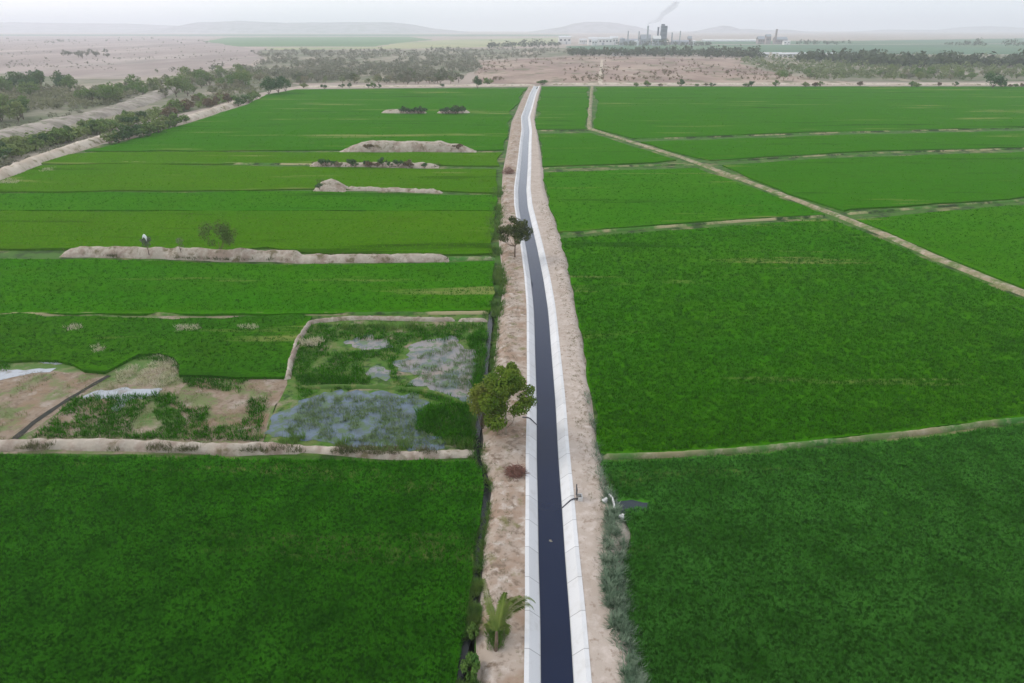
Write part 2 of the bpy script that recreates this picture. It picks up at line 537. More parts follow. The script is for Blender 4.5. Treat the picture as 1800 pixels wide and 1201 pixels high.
def ridge(name, pix, width, height, mat, res=0.8, prof=1.0, nz=0.12, nscale=0.8, kind='structure', wv=0.25, ends=True, label=None, z0=0.0, world_pts=None, hv=0.0):
    """a low earth ridge following a line, with an uneven crest"""
    P = world_pts or [at(x, y, 0) for x, y in pix]
    pts = []
    for i in range(len(P) - 1):
        L = (P[i + 1] - P[i]).length
        k = max(1, int(L / res))
        pts += [P[i].lerp(P[i + 1], j / k) for j in range(k)]
    pts.append(P[-1])
    for _ in range(6):
        pts = [pts[0]] + [(pts[i - 1] + pts[i] * 2 + pts[i + 1]) / 4 for i in range(1, len(pts) - 1)] + [pts[-1]]
    n, m = len(pts), 11
    sd = random.random() * 100
    V, F = [], []
    for i, p in enumerate(pts):
        d = (pts[min(i + 1, n - 1)] - pts[max(i - 1, 0)]).normalized()
        nr = Vector((-d.y, d.x, 0))
        f = i / max(1, n - 1)
        wd = width(f) if callable(width) else width
        hh = height(f) if callable(height) else height
        wob = 1 + wv * mnoise.noise(Vector((i * res * 0.25, sd, 0)))
        if hv:
            hh *= 1 + hv * mnoise.noise(Vector((i * res * 0.3, sd + 5, 1)))
        if ends:
            e = min(1.0, min(f, 1 - f) * (n - 1) * res / max(wd * 0.6, 0.1))
            hh *= e ** 0.5
        for j in range(m):
            s = -1 + 2 * j / (m - 1)
            q = p + nr * s * wd * 0.5 * wob
            z = hh * max(0.0, (1 - abs(s) ** (1.4 * prof))) ** 0.8
            if 0 < j < m - 1:
                z += nz * min(1, hh) * mnoise.noise(Vector((q.x * nscale, q.y * nscale, sd))) + nz * 0.6 * mnoise.noise(Vector((q.x * nscale * 2.7, q.y * nscale * 2.7, sd)))
            V.append((q.x, q.y, z0 + (z if 0 < j < m - 1 else -0.02)))
    for i in range(n - 1):
        for j in range(m - 1):
            F.append((i * m + j, (i + 1) * m + j, (i + 1) * m + j + 1, i * m + j + 1))
    me = py_mesh(name, V, F, mat, True)
    o = obj(name, me)
    tag(o, label, None, None, kind)
    # normals up
    if me.polygons[len(me.polygons) // 2].normal.z < 0:
        me.flip_normals()
    return o


ridge("road", [(2100, 149.5), (1800, 149.3), (1500, 149.0), (1200, 148.8), (1050, 148.8), (960, 149.2)], 9, 1.2, SAND, res=6, prof=3.0, nz=0.1, nscale=0.2)
ridge("road", [(940, 150), (860, 150.5), (750, 151.5), (640, 152.5), (520, 153.5)], 10, 0.8, SAND, res=5, prof=2.0, nz=0.4, nscale=0.15)

# ------------------------------------------------------------------ canal
CANAL = [(1230, 922.5, 1040), (1195, 923, 1037), (1091, 924.5, 1030), (980, 923.5, 1018), (867, 925, 1008), (800, 925.6, 1000), (700, 928, 992.5), (600, 927, 982),
         (560, 926, 979), (535, 925.5, 976), (485, 922.5, 966), (430, 917, 952), (360, 904, 935.5), (330, 905, 931), (290, 910, 933), (250, 914, 934),
         (228, 917, 935), (205, 916.5, 931), (190, 922, 936), (165, 930.5, 943), (150, 939, 949)]
CY = np.array([c[0] for c in CANAL][::-1], float)
CX = np.array([(c[1] + c[2]) / 2 for c in CANAL][::-1], float)
LIP = 0.6
rows = list(np.arange(1230, 700, -3.0)) + list(np.arange(700, 300, -2.0)) + list(np.arange(300, 150.5, -1.0)) + [150.5]
rows = np.array(rows)
cpts = []
for y in rows:
    cpts.append(at(float(np.interp(y, CY, CX)), float(y), LIP))
cx = np.array([p.x for p in cpts])
cyw = np.array([p.y for p in cpts])
# even spacing along the canal, smoothed bends
ys = np.arange(cyw[0], cyw[-1], 0.85)
xs = np.interp(ys, cyw, cx)
ker = np.ones(9) / 9
xs = np.convolve(np.pad(xs, 4, mode='edge'), ker, 'valid')


def canal_x(y):
    return float(np.interp(y, ys, xs))


PROFILE = [(-2.26, LIP - 0.35), (-2.25, LIP), (-1.92, LIP), (-0.85, LIP - 0.95), (0.85, LIP - 0.95), (1.92, LIP), (2.25, LIP), (2.26, LIP - 0.35)]


# the ground: one sheet to the horizon, cut open along the canal
gv, gf = [], []
gy = [-400.0] + list(ys) + [float(ys[-1]) + 0.1, 11000.0]
gx = [float(xs[0])] + list(xs) + [float(xs[-1])] * 2
for x, y in zip(gx, gy):
    gv += [(-11000, y, 0), (x - 2.2, y, 0), (x + 2.2, y, 0), (11000, y, 0)]
for i in range(len(gy) - 1):
    for j in (0, 2) if 0 < i < len(gy) - 2 else (0, 1, 2):
        gf.append((i * 4 + j, i * 4 + j + 1, i * 4 + j + 5, i * 4 + j + 4))
tag(obj("ground", py_mesh("ground", gv, gf, GROUND)), None, None, None, 'structure')


def loft(name, prof, mat, uv=True):
    V, F = [], []
    m = len(prof)
    for x, y in zip(xs, ys):
        for px, pz in prof:
            V.append((x + px, y, pz))
    for i in range(len(xs) - 1):
        for j in range(m - 1):
            F.append((i * m + j, i * m + j + 1, (i + 1) * m + j + 1, (i + 1) * m + j))
    me = py_mesh(name, V, F, mat)
    return obj(name, me)


def concrete():
    m, N, L, P = newmat("canal_concrete")
    geo = N.new("ShaderNodeNewGeometry")
    sep = N.new("ShaderNodeSeparateXYZ")
    L.new(geo.outputs['Position'], sep.inputs[0])
    dv = N.new("ShaderNodeMath"); dv.operation = 'DIVIDE'; dv.inputs[1].default_value = 3.44
    L.new(sep.outputs['Y'], dv.inputs[0])
    fr = N.new("ShaderNodeMath"); fr.operation = 'FRACT'
    L.new(dv.outputs[0], fr.inputs[0])
    fl = N.new("ShaderNodeMath"); fl.operation = 'FLOOR'
    L.new(dv.outputs[0], fl.inputs[0])
    wn_ = N.new("ShaderNodeTexWhiteNoise"); wn_.noise_dimensions = '1D'
    L.new(fl.outputs[0], wn_.inputs['W'])
    panel = mixc(N, L, wn_.outputs['Value'], (0.57, 0.565, 0.555, 1), (0.64, 0.635, 0.625, 1))
    stain = ramp(N, L, noise_node(N, L, geo.outputs['Position'], 0.9, 6.0, 0.65), 0.5, 0.8)
    col = mixc(N, L, stain, panel, (0.50, 0.485, 0.455, 1))
    lt = N.new("ShaderNodeMath"); lt.operation = 'LESS_THAN'; lt.inputs[1].default_value = 0.018
    L.new(fr.outputs[0], lt.inputs[0])
    jm = N.new("ShaderNodeMath"); jm.operation = 'MULTIPLY'; jm.inputs[1].default_value = 0.75
    L.new(lt.outputs[0], jm.inputs[0])
    col = mixc(N, L, jm.outputs[0], col, (0.20, 0.19, 0.18, 1))
    # damp tide mark just above the water
    wet = ramp(N, L, sep.outputs['Z'], -0.06, -0.14)
    col = mixc(N, L, wet, col, (0.16, 0.17, 0.16, 1))
    L.new(col, P.inputs['Base Color'])
    P.inputs['Roughness'].default_value = 0.85
    return m


tag(loft("canal_lining", PROFILE, concrete()), None, None, None, 'structure')
WZ = -0.13
tag(loft("canal_water", [(-1.1, WZ), (1.1, WZ)], WATER), None, None, None, 'structure')

LB = [(842, 1230), (840, 1195), (838, 1100), (845, 1040), (850, 950), (860, 900), (862, 850), (850, 825), (845, 800), (848, 770), (850, 740), (862, 700), (868, 650), (872, 620), (875, 600), (877, 560), (888, 500),
      (884, 470), (880, 440), (878, 400), (883, 360), (884, 330), (886, 300), (892, 270), (897, 240), (901, 215), (908, 200), (916, 180), (924, 165), (932, 151)]
RB = [(1138, 1230), (1130, 1195), (1112, 1130), (1100, 1060), (1095, 1000), (1108, 940), (1095, 905), (1080, 880), (1065, 840), (1055, 800), (1046, 750), (1040, 700), (1033, 650), (1025, 600), (1015, 550), (1005, 500),
      (995, 450), (980, 400), (966, 360), (957, 330), (955, 300), (951, 270), (946, 240), (943, 225), (940, 210), (943, 190), (947, 170), (952, 151)]


def edge_fn(E):
    W = [at(x, y, 0) for x, y in E]
    Y = [p.y for p in W]
    X = [p.x for p in W]
    return lambda y: float(np.interp(y, Y, X))


LBX, RBX = edge_fn(LB), edge_fn(RB)


def bank_height(f, x, y, side):
    z = 0.57 if f < 0.68 else 0.57 * (1 - ((f - 0.68) / 0.32) ** 1.6)
    b = min(1, f * 6)
    z += b * (0.10 * mnoise.noise(Vector((x * 0.5, y * 0.5, side))) + 0.05 * mnoise.noise(Vector((x * 1.7, y * 1.7, side))))
    return z


def bank(name, side, edge, mat):
    V, F, m = [], [], 15
    for x, y in zip(xs, ys):
        x0 = x + side * 2.24
        x1 = edge(y) + side * 0.3 * mnoise.noise(Vector((y * 0.35, side * 7, 3)))
        if abs(x1 - x0) < 0.6 or (x1 - x0) * side < 0:
            x1 = x0 + side * 0.6
        for j in range(m):
            f = j / (m - 1)
            X = x0 + (x1 - x0) * f
            z = bank_height(f, X, y, side)
            if j == 0:
                z = LIP - 0.03
            if j == m - 1:
                z = -0.02
            V.append((X, y, z))
    for i in range(len(xs) - 1):
        for j in range(m - 1):
            q = (i * m + j, i * m + j + 1, (i + 1) * m + j + 1, (i + 1) * m + j)
            F.append(q if side > 0 else tuple(reversed(q)))
    return tag(obj(name, py_mesh(name, V, F, mat, True)), None, None, None, 'structure')


bank("canal_bank", -1, LBX, SOIL)
bank("canal_bank", 1, RBX, SOIL_TRACK)


def bank_point(side, x, y):
    """point on the bank top at world x,y"""
    x0 = canal_x(y) + side * 2.24
    x1 = (LBX if side < 0 else RBX)(y)
    f = min(1, max(0, (x - x0) / (x1 - x0)))
    return Vector((x, y, bank_height(f, x, y, side)))


# ditch along the left bank
DITCH = [(800, 1240), (807, 1190), (818, 1120), (830, 1050), (835, 980), (848, 920), (853, 860), (846, 835), (839, 805), (839, 770), (843, 730), (850, 680), (856, 620), (861, 575), (862, 548)]


def strip(name, pix, width, mat, z, res=0.6, wv=0.4):
    P = [at(x, y, z) for x, y in pix]
    pts = []
    for i in range(len(P) - 1):
        k = max(1, int((P[i + 1] - P[i]).length / res))
        pts += [P[i].lerp(P[i + 1], j / k) for j in range(k)]
    pts.append(P[-1])
    V, F = [], []
    for i, p in enumerate(pts):
        d = (pts[min(i + 1, len(pts) - 1)] - pts[max(i - 1, 0)]).normalized()
        nr = Vector((-d.y, d.x, 0))
        w = width * (1 + wv * mnoise.noise(Vector((i * 0.35, width, 4))))
        V += [tuple(p - nr * w / 2), tuple(p + nr * w / 2)]
    for i in range(len(pts) - 1):
        F.append((2 * i, 2 * i + 1, 2 * i + 3, 2 * i + 2))
    me = py_mesh(name, V, F, mat)
    if me.polygons[0].normal.z < 0:
        me.flip_normals()
    return tag(obj(name, me), None, None, None, 'structure')


strip("ditch_bed", DITCH, 1.5, WETMUD, 0.004)
strip("ditch_water", DITCH, 0.7, DITCHW, 0.03)

# ------------------------------------------------------------------ rice fields


def ricemat(name, a, b, c, d, bstr=0.7):
    m, N, L, P = newmat(name)
    geo = N.new("ShaderNodeNewGeometry")
    pos = geo.outputs['Position']
    mp = N.new("ShaderNodeMapping")
    mp.inputs['Scale'].default_value = (0.55, 1.0, 1)
    L.new(pos, mp.inputs['Vector'])
    f1 = ramp(N, L, noise_node(N, L, mp.outputs[0], 0.045, 5.0, 0.6), 0.35, 0.65)
    f3 = ramp(N, L, noise_node(N, L, mp.outputs[0], 0.16, 5.0, 0.7), 0.52, 0.72)
    c1 = mixc(N, L, f1, a, b)
    c2 = mixc(N, L, ramp(N, L, cells(N, L, pos, 3.2), 0.05, 0.6), c, c1)
    c3 = mixc(N, L, f3, c2, d)
    # long faint streaks along the rows: thin dry lines and thick lush lines
    st = N.new("ShaderNodeMapping")
    st.inputs['Scale'].default_value = (0.012, 0.11, 1)
    L.new(pos, st.inputs['Vector'])
    sn = noise_node(N, L, st.outputs[0], 1.0, 4.0, 0.65)
    c4 = mixc(N, L, ramp(N, L, sn, 0.60, 0.67), c3, (0.16, 0.20, 0.05, 1))
    c5 = mixc(N, L, ramp(N, L, sn, 0.40, 0.33), c4, tuple(x * 0.5 for x in a[:3]) + (1,))
    L.new(c5, P.inputs['Base Color'])
    P.inputs['Roughness'].default_value = 0.65
    P.inputs['Specular IOR Level'].default_value = 0.0
    bmp = N.new("ShaderNodeBump")
    bmp.inputs['Strength'].default_value = bstr
    bmp.inputs['Distance'].default_value = 0.3
    L.new(noise_node(N, L, pos, 1.6, 5.0, 0.7), bmp.inputs['Height'])
    L.new(bmp.outputs[0], P.inputs['Normal'])
    return m


def tint(k):
    return tuple(x * k for x in (1, 1, 1))


def rice_pair(name, base, alt, hi, dark=0.55, bstr=0.7, cell=3.6):
    dk = tuple(x * dark for x in base[:3]) + (1.0,)
    sh = ricemat(name + "_canopy", base, alt, dk, tuple(x * 0.75 for x in alt[:3]) + (1,), bstr)
    bl = leafmat(name + "_blades", hi if cell == 0 else base, hi, None, 0.25, cell)
    return sh, bl


RICE_DEEP = rice_pair("deep_rice", (0.034, 0.185, 0.003, 1), (0.054, 0.200, 0.003, 1), (0.085, 0.36, 0.012, 1), 0.6, 0.4, 5.0)
RICE_COOL = rice_pair("cool_rice", (0.042, 0.182, 0.013, 1), (0.058, 0.197, 0.013, 1), (0.105, 0.35, 0.045, 1), 0.62, 0.4, 5.0)
RICE_CORNER = rice_pair("corner_rice", (0.028, 0.125, 0.003, 1), (0.045, 0.145, 0.003, 1), (0.05, 0.20, 0.006, 1), 0.6, 0.4, 3.0)
RICE_MID = rice_pair("mid_rice", (0.033, 0.158, 0.001, 1), (0.050, 0.172, 0.001, 1), (0.060, 0.25, 0.002, 1), 0.75, 0.35, 5.0)
RICE_YEL = rice_pair("yellow_rice", (0.052, 0.158, 0.001, 1), (0.068, 0.168, 0.001, 1), (0.085, 0.24, 0.002, 1), 0.8, 0.3, 0)
RICE_FAR = rice_pair("far_rice", (0.032, 0.145, 0.001, 1), (0.040, 0.152, 0.001, 1), (0.055, 0.21, 0.004, 1), 0.85, 0.3, 0)

sheet("field_soil", [(956, 151.5), (2150, 151.5), (2150, 1240), (1125, 1240)] + RB[1:], surf("weedy_field_soil", (0.055, 0.13, 0.015, 1), [((0.19, 0.18, 0.08, 1), 0.09, 0.53, 0.62), ((0.025, 0.055, 0.01, 1), 0.3, 0.48, 0.62)]), 0.004, 3, 0)
sheet("field_soil", [(-400, 1240), (-400, 400), (0, 318), (60, 294), (130, 270), (180, 254), (240, 243), (330, 217), (400, 194), (440, 182), (470, 166), (520, 157), (930, 152.5)] + [(x - 2, y) for x, y in LB[::-1]], bpy.data.materials["weedy_field_soil"], 0.004, 3, 0)

E_ = [(1135, 1240)] + RB[1:10]
FIELDS = [
    # right of the canal
    ("near right field", [(1136, 1240)] + RB[1:9] + [(1056, 818), (1060, 812), (1150, 810), (1300, 801), (1450, 787), (1600, 772), (1760, 750), (1800, 746), (2150, 706), (2150, 1240)], RICE_COOL, 0.14),
    ("large middle right field", [(1054, 797)] + RB[10:17] + [(985, 420), (1150, 407), (1300, 396), (1450, 385), (1470, 389), (1560, 425), (1650, 466), (1800, 527), (2100, 650), (2100, 703), (1800, 732), (1760, 737), (1600, 757), (1450, 772), (1300, 787), (1150, 797)], RICE_MID, 0.12),
    ("right field beyond the track", [(1505, 386), (1650, 372), (1800, 360), (2100, 334), (2100, 630), (1800, 506), (1650, 446), (1560, 406)], RICE_MID, 0.07),
    ("field between two bunds beside the canal", RB[17:20] + [(956, 303), (1100, 299), (1225, 295), (1300, 321), (1380, 351), (1450, 377), (1300, 383), (1150, 395), (983, 407)], RICE_MID, 0.06),
    ("field right of the track between bunds", [(1270, 290), (1500, 276), (1800, 267), (2100, 256), (2100, 326), (1800, 347), (1650, 357), (1500, 368), (1480, 370), (1390, 340), (1310, 308)], RICE_FAR, 0.05),
    ("small field by the canal bend", [(953, 292), (951, 270), (947, 235), (1038, 234), (1095, 251), (1190, 281), (1100, 288)], RICE_FAR, 0.05),
    ("far right field strip", [(1125, 249), (1500, 237), (2100, 222), (2100, 250), (1500, 266), (1250, 281), (1200, 269)], RICE_FAR, 0.05),
    ("far right field", [(1047, 153), (1500, 153), (2100, 153.5), (2100, 218), (1500, 230), (1112, 243), (1047, 225)], RICE_FAR, 0.05),
    ("far field between canal and track", [(953, 153), (1036, 153), (1031, 226), (946, 227), (943, 210), (946, 190), (950, 170)], RICE_FAR, 0.05),
    # left of the canal
    ("near left field", [(-350, 801), (0, 800), (400, 806), (640, 811), (832, 811), (845, 832), (848, 860), (842, 920), (830, 980), (823, 1050), (812, 1130), (800, 1180), (794, 1240), (-350, 1240)], RICE_DEEP, 0.14),
    ("left field in front of the long mound", [(-350, 452), (112, 455), (400, 463), (520, 466), (700, 463), (866, 459), (868, 500), (862, 545), (545, 551), (-350, 551)], RICE_MID, 0.075),
    ("yellowish left field behind the long mound", [(-350, 371), (400, 371), (868, 371), (866, 446), (700, 446), (520, 442), (470, 434), (400, 440), (112, 437), (-350, 440)], RICE_YEL, 0.06),
    ("dark left field strip", [(-350, 342), (550, 336), (775, 342), (870, 342), (868, 370), (-350, 369)], RICE_MID, 0.055),
    ("bright left field strip", [(-300, 330), (0, 319), (55, 297), (75, 291), (180, 288), (555, 293), (770, 297), (876, 297), (872, 340), (775, 335), (550, 332), (-350, 340)], RICE_YEL, 0.05),
    ("thin yellow left field strip", [(70, 287), (125, 270), (180, 267), (600, 268), (835, 268), (884, 268), (878, 291), (770, 290), (555, 287)], RICE_YEL, 0.05),
    ("far left field", [(150, 265), (185, 258), (240, 243), (330, 217), (400, 194), (440, 182), (470, 166), (520, 157.5), (926, 155.5), (914, 172), (900, 200), (892, 230), (886, 263)], RICE_FAR, 0.05),
    ("dark corner of rice beside the swamp", [(-350, 556), (540, 556), (520, 600), (508, 645), (500, 662), (420, 658), (330, 655), (310, 625), (240, 622), (190, 650), (95, 637), (0, 640), (-350, 655)], RICE_CORNER, 0.06),
]
for i, (lab, pix, (sh, bl), den) in enumerate(FIELDS):
    near = max(p[1] for p in pix) > 700
    zc = 0.30 if near else 0.40
    pixc = [(min(max(x, -400), 2200), y) for x, y in pix]
    ymid = sum(p[1] for p in pix) / len(pix)
    st = slant(min(ymid, 900)) / 60.0
    o, poly = sheet("rice_crop", pixc, sh, zc, 1.6 * st, (1.1 if 'corner' in lab else 0.42) * st, True, 'stuff', i * 3.1, "green rice in the " + lab, "rice crop")
    P = pix_points(pixc, den)
    G, t = ground_np(P, 0.0)
    keep = inside(G[:, :2], [(p.x, p.y) for p in poly])
    keep &= ~inside(P, [(1078, 883), (1110, 880), (1142, 884), (1140, 898), (1100, 900), (1080, 901)])
    G, t = G[keep], t[keep]
    sc = np.maximum(0.8, t / 66.0) ** 0.55
    V, F = blades(G, sc, 9 if near else 7, (0.38 if 'near' in lab else 0.30) if near else 0.26, 0.06 if near else 0.08, 0.18, 0.55 if near else 0.85, zc - 0.04)
    ob = obj("rice_blades", np_mesh("rice_blades", V, F, bl), o)

# ------------------------------------------------------------------ bunds, tracks and mounds
ridge("field_bund", [(1058, 805), (1150, 803), (1300, 794), (1450, 779), (1600, 764), (1760, 743), (1800, 739), (2100, 706)], 0.8, 0.5, BUND, res=0.5)
ridge("field_bund", [(984, 413), (1150, 401), (1300, 390), (1450, 381)], 1.3, 0.45, BUNDG, res=0.8)
ridge("field_bund", [(1490, 377), (1650, 364), (1800, 353), (2100, 330)], 1.3, 0.45, BUNDG, res=0.8)
ridge("field_bund", [(956, 297), (1100, 293), (1220, 290)], 1.0, 0.42, BUNDG, res=1.2)
ridge("field_bund", [(1262, 285), (1500, 271), (1800, 262), (2100, 252)], 1.0, 0.42, BUNDG, res=1.2)
ridge("field_bund", [(946, 230.5), (1040, 230.5)], 1.1, 0.42, BUNDG, res=1.5)
ridge("field_bund", [(1115, 246), (1500, 233), (1800, 226)], 1.0, 0.42, BUNDG, res=1.5)
ridge("track", [(1041, 152), (1037, 190), (1036, 226), (1050, 231), (1100, 247), (1200, 278), (1300, 315), (1380, 345), (1470, 379), (1560, 415), (1650, 456), (1800, 517), (2100, 640)], 2.3, 0.5, TRACK, res=1.0, prof=1.8)
ridge("field_bund", [(-350, 545 + 8.5), (0, 553.5), (545, 553.5), (860, 551)], 0.9, 0.4, BUNDG, res=0.8)
# swamp dykes
DYKE = MOUND
ridge("field_bund", [(-350, 788), (0, 786), (100, 783), (300, 787), (410, 794), (450, 790), (560, 791), (640, 799), (700, 802), (834, 798)], lambda f: 2.0 if f < 0.75 else 1.4, lambda f: 0.8 if f < 0.72 else 0.45, MOUND, res=0.4, nz=0.25, nscale=0.9)
ridge("field_bund", [(505, 668), (510, 640), (522, 602), (545, 568), (600, 562), (645, 561), (760, 564), (800, 564)], 0.9, 0.55, MOUND, res=0.4, nz=0.2)
ridge("field_bund", [(806, 564), (857, 565)], 0.9, 0.5, MOUND, res=0.4, nz=0.2)
ridge("field_bund", [(520, 683), (600, 680), (690, 682), (760, 690), (800, 704), (818, 716)], 0.9, 0.35, surf("grassy_bund", (0.07, 0.14, 0.025, 1), [((0.18, 0.19, 0.06, 1), 0.8, 0.5, 0.7)]), res=0.4, nz=0.2)
# mounds of dug earth in the left fields
ridge("earth_mound", [(112, 448), (200, 449), (300, 451), (400, 456), (480, 456), (530, 459), (640, 459), (700, 458), (790, 458)], lambda f: 3.4 if f < .7 else 2.6, lambda f: 1.7 if f < .3 else (2.0 if f < .62 else 1.3), MOUND, res=0.6, nz=0.22, nscale=0.45, hv=0.25)
ridge("field_bund", [(785, 456.5), (870, 455)], 1.6, 0.5, BUND, res=0.8)
ridge("earth_mound", [(555, 333), (585, 333.5), (612, 334)], 6.5, 3.0, MOUND, res=0.8, nz=0.5, nscale=0.4)
ridge("field_bund", [(608, 334), (700, 336), (778, 340)], 2.0, 0.9, MOUND, res=0.8, nz=0.3)
ridge("earth_mound", [(600, 265), (650, 265.5), (740, 266), (800, 266), (838, 266)], 6.5, lambda f: 3.4 * min(1, f * 5, (1 - f) * 4) ** .6, MOUND, res=1.2, nz=0.5, nscale=0.3, prof=2.0)
ridge("field_bund", [(185, 286), (350, 288), (555, 290)], 1.4, 0.45, BUNDG, res=1.2)
ridge("earth_mound", [(545, 292), (620, 293), (700, 294), (772, 294)], 4.0, 1.3, MOUND, res=1.2, nz=0.5, nscale=0.3)
ridge("earth_mound", [(670, 199.5), (700, 200), (752, 200.3)], 6.0, 2.0, MOUND, res=1.5, nz=0.5, nscale=0.25)
ridge("earth_mound", [(766, 200), (795, 200), (828, 199.5)], 6.0, 2.0, MOUND, res=1.5, nz=0.5, nscale=0.25)
# embankments at the left edge of the fields
ridge("embankment", [(-200, 390), (-60, 338), (0, 312), (60, 288), (130, 264), (180, 247), (230, 238), (330, 212), (400, 189), (440, 178)], lambda f: 6.0, 2.2, SAND, res=1.0, prof=1.3, nz=0.35, nscale=0.3)
ridge("embankment", [(-200, 300), (-50, 256), (0, 243), (100, 219), (170, 204), (230, 187), (285, 165), (310, 155)], 16.0, 2.6, GREYBERM, res=1.8, prof=1.3, nz=0.6, nscale=0.12)

# ------------------------------------------------------------------ swamp
sheet("swamp", [(-350, 556), (545, 553), (510, 645), (475, 740), (455, 800), (-350, 795)], SWAMP, 0.02, 1.0, 0.2)
SWAMPG = surf("swamp_greens", (0.065, 0.15, 0.018, 1), [((0.12, 0.16, 0.04, 1), 0.5, 0.45, 0.62), ((0.27, 0.21, 0.15, 1), 0.25, 0.56, 0.68), ((0.03, 0.07, 0.012, 1), 0.9, 0.52, 0.64)], bump=0.6, bscale=1.6)
sheet("swamp", [(545, 553), (860, 553), (858, 600), (852, 660), (845, 720), (838, 800), (455, 800), (475, 740), (510, 645)], SWAMPG, 0.02, 1.0, 0.2)
sheet("mudflat", [(-350, 665), (0, 652), (80, 652), (190, 662), (130, 705), (60, 755), (20, 775), (-350, 780)], MUDFLAT, 0.032, 1.5, 0.5)
sheet("mudflat", [(330, 672), (440, 662), (502, 662), (498, 690), (470, 735), (455, 772), (300, 778), (330, 740), (300, 712)], MUDFLAT, 0.032, 1.5, 0.6)
sheet("mudflat", [(60, 762), (110, 722), (170, 690), (215, 722), (160, 745), (120, 770)], MUDFLAT, 0.036, 1.5, 0.5)
sheet("pond", [(470, 748), (490, 724), (520, 710), (560, 692), (600, 684), (660, 690), (735, 694), (752, 708), (745, 725), (728, 742), (735, 757), (790, 776), (782, 790), (700, 788), (600, 780), (520, 773), (465, 762)], POND, 0.045, 0.6, 1.1, seed=2)
sheet("pond", [(722, 605), (755, 597), (800, 590), (815, 608), (842, 616), (840, 650), (836, 690), (828, 712), (800, 702), (770, 688), (715, 676), (738, 660), (700, 655), (688, 640), (716, 628)], PONDGREY, 0.045, 0.6, 1.1, seed=5)
sheet("pond", [(604, 602), (640, 587), (682, 598), (690, 612), (640, 614)], PONDGREY, 0.045, 0.6, 1.1, seed=7)
sheet("pond", [(640, 655), (668, 640), (690, 655), (680, 668), (650, 667)], PONDGREY, 0.045, 0.6, 1.1, seed=8)
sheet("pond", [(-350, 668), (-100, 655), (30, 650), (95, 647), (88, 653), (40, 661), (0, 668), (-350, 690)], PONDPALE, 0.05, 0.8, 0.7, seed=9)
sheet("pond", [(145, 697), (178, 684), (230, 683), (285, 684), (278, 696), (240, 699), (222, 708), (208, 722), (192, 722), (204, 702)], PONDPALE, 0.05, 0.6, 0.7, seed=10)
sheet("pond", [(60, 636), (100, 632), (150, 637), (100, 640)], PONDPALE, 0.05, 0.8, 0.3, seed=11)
sheet("pond", [(1080, 884), (1110, 880), (1142, 884), (1140, 899), (1100, 902), (1082, 903)], POOLDARK, 0.33, 0.5, 0.3, seed=12)
strip("mud_ditch", [(25, 772), (60, 742), (100, 715), (150, 684), (192, 660)], 0.7, WETMUD, 0.06, wv=0.5)

# grass in the swamp, reeds along its edges


def pixgrass(name, regions, per, mat, nb, length, width, spread, lean, label, cat="grass", base_z=0.0, clump=None, smin=1.0):
    Gs, ts = [], []
    for pix in regions:
        P = pix_points(pix, per)
        G, t = ground_np(P)
        Gs.append(G)
        ts.append(t)
    G, t = np.concatenate(Gs), np.concatenate(ts)
    if clump:
        sc, th = clump
        k = np.array([mnoise.noise(Vector((p[0] * sc, p[1] * sc, 5.5))) for p in G])
        G, t = G[k > th], t[k > th]
    V, F = blades(G, np.maximum(smin, t / 75.0), nb, length, width, spread, lean, base_z)
    return tag(obj(name, np_mesh(name, V, F, mat)), label, cat, None, 'stuff')


pixgrass("swamp_grass", [[(300, 640), (505, 660), (440, 670), (420, 690), (330, 680)], [(130, 700), (300, 690), (330, 720), (470, 700), (455, 775), (60, 770)], [(545, 572), (760, 572), (855, 570), (850, 600), (720, 600), (690, 640), (700, 672), (560, 678), (512, 660), (520, 620)], [(-100, 650), (95, 635), (190, 648), (240, 620), (312, 623), (330, 652), (500, 660), (500, 667), (330, 664), (300, 640), (250, 632), (195, 660), (95, 646), (-100, 660)], [(520, 660), (700, 672), (800, 700), (820, 725), (800, 715), (740, 695), (600, 684), (525, 705)]],
         0.085, RICE_MID[1], 9, 0.45, 0.06, 0.28, 0.6, "short green grass growing through the swampy plot left of the canal", clump=(0.22, -0.25))
pixgrass("swamp_grass", [[(735, 725), (760, 712), (825, 712), (832, 790), (790, 780), (735, 758)], [(820, 600), (855, 575), (852, 640), (840, 700), (828, 700), (838, 640)]],
         0.09, RICE_MID[1], 9, 0.8, 0.07, 0.3, 0.5, "tall green grass in the corner of the flooded plot by the ditch")
pixgrass("pond_sedge", [[(480, 745), (560, 695), (735, 700), (730, 750), (780, 785), (520, 772)], [(700, 640), (800, 600), (835, 630), (830, 690), (760, 680)]],
         0.10, leafmat("sedge", (0.10, 0.17, 0.05, 1), (0.20, 0.26, 0.13, 1), None, 0.6), 6, 0.45, 0.05, 0.2, 0.6, "thin grey green sedge standing in the flooded plot", "sedge", clump=(0.6, -0.12))
pixgrass("thin_grass", [[(-100, 655), (190, 655), (320, 640), (505, 664), (470, 740), (455, 786), (-100, 780)]], 0.05, leafmat("thin_grass_blades", (0.13, 0.17, 0.05, 1), (0.26, 0.24, 0.12, 1), None, 0.3), 6, 0.25, 0.05, 0.3, 0.9,
         "thin brownish grass over the drying mud at the left", clump=(0.25, -0.05))
pixgrass("reeds", [[(440, 765), (830, 780), (830, 792), (640, 792), (440, 780)], [(545, 578), (690, 572), (850, 572), (850, 580), (545, 590)]],
         0.05, LEAF_REED, 8, 0.9, 0.06, 0.2, 0.35, "yellow green reeds along the edge of the flooded plot", "reeds", clump=(0.5, 0.0))
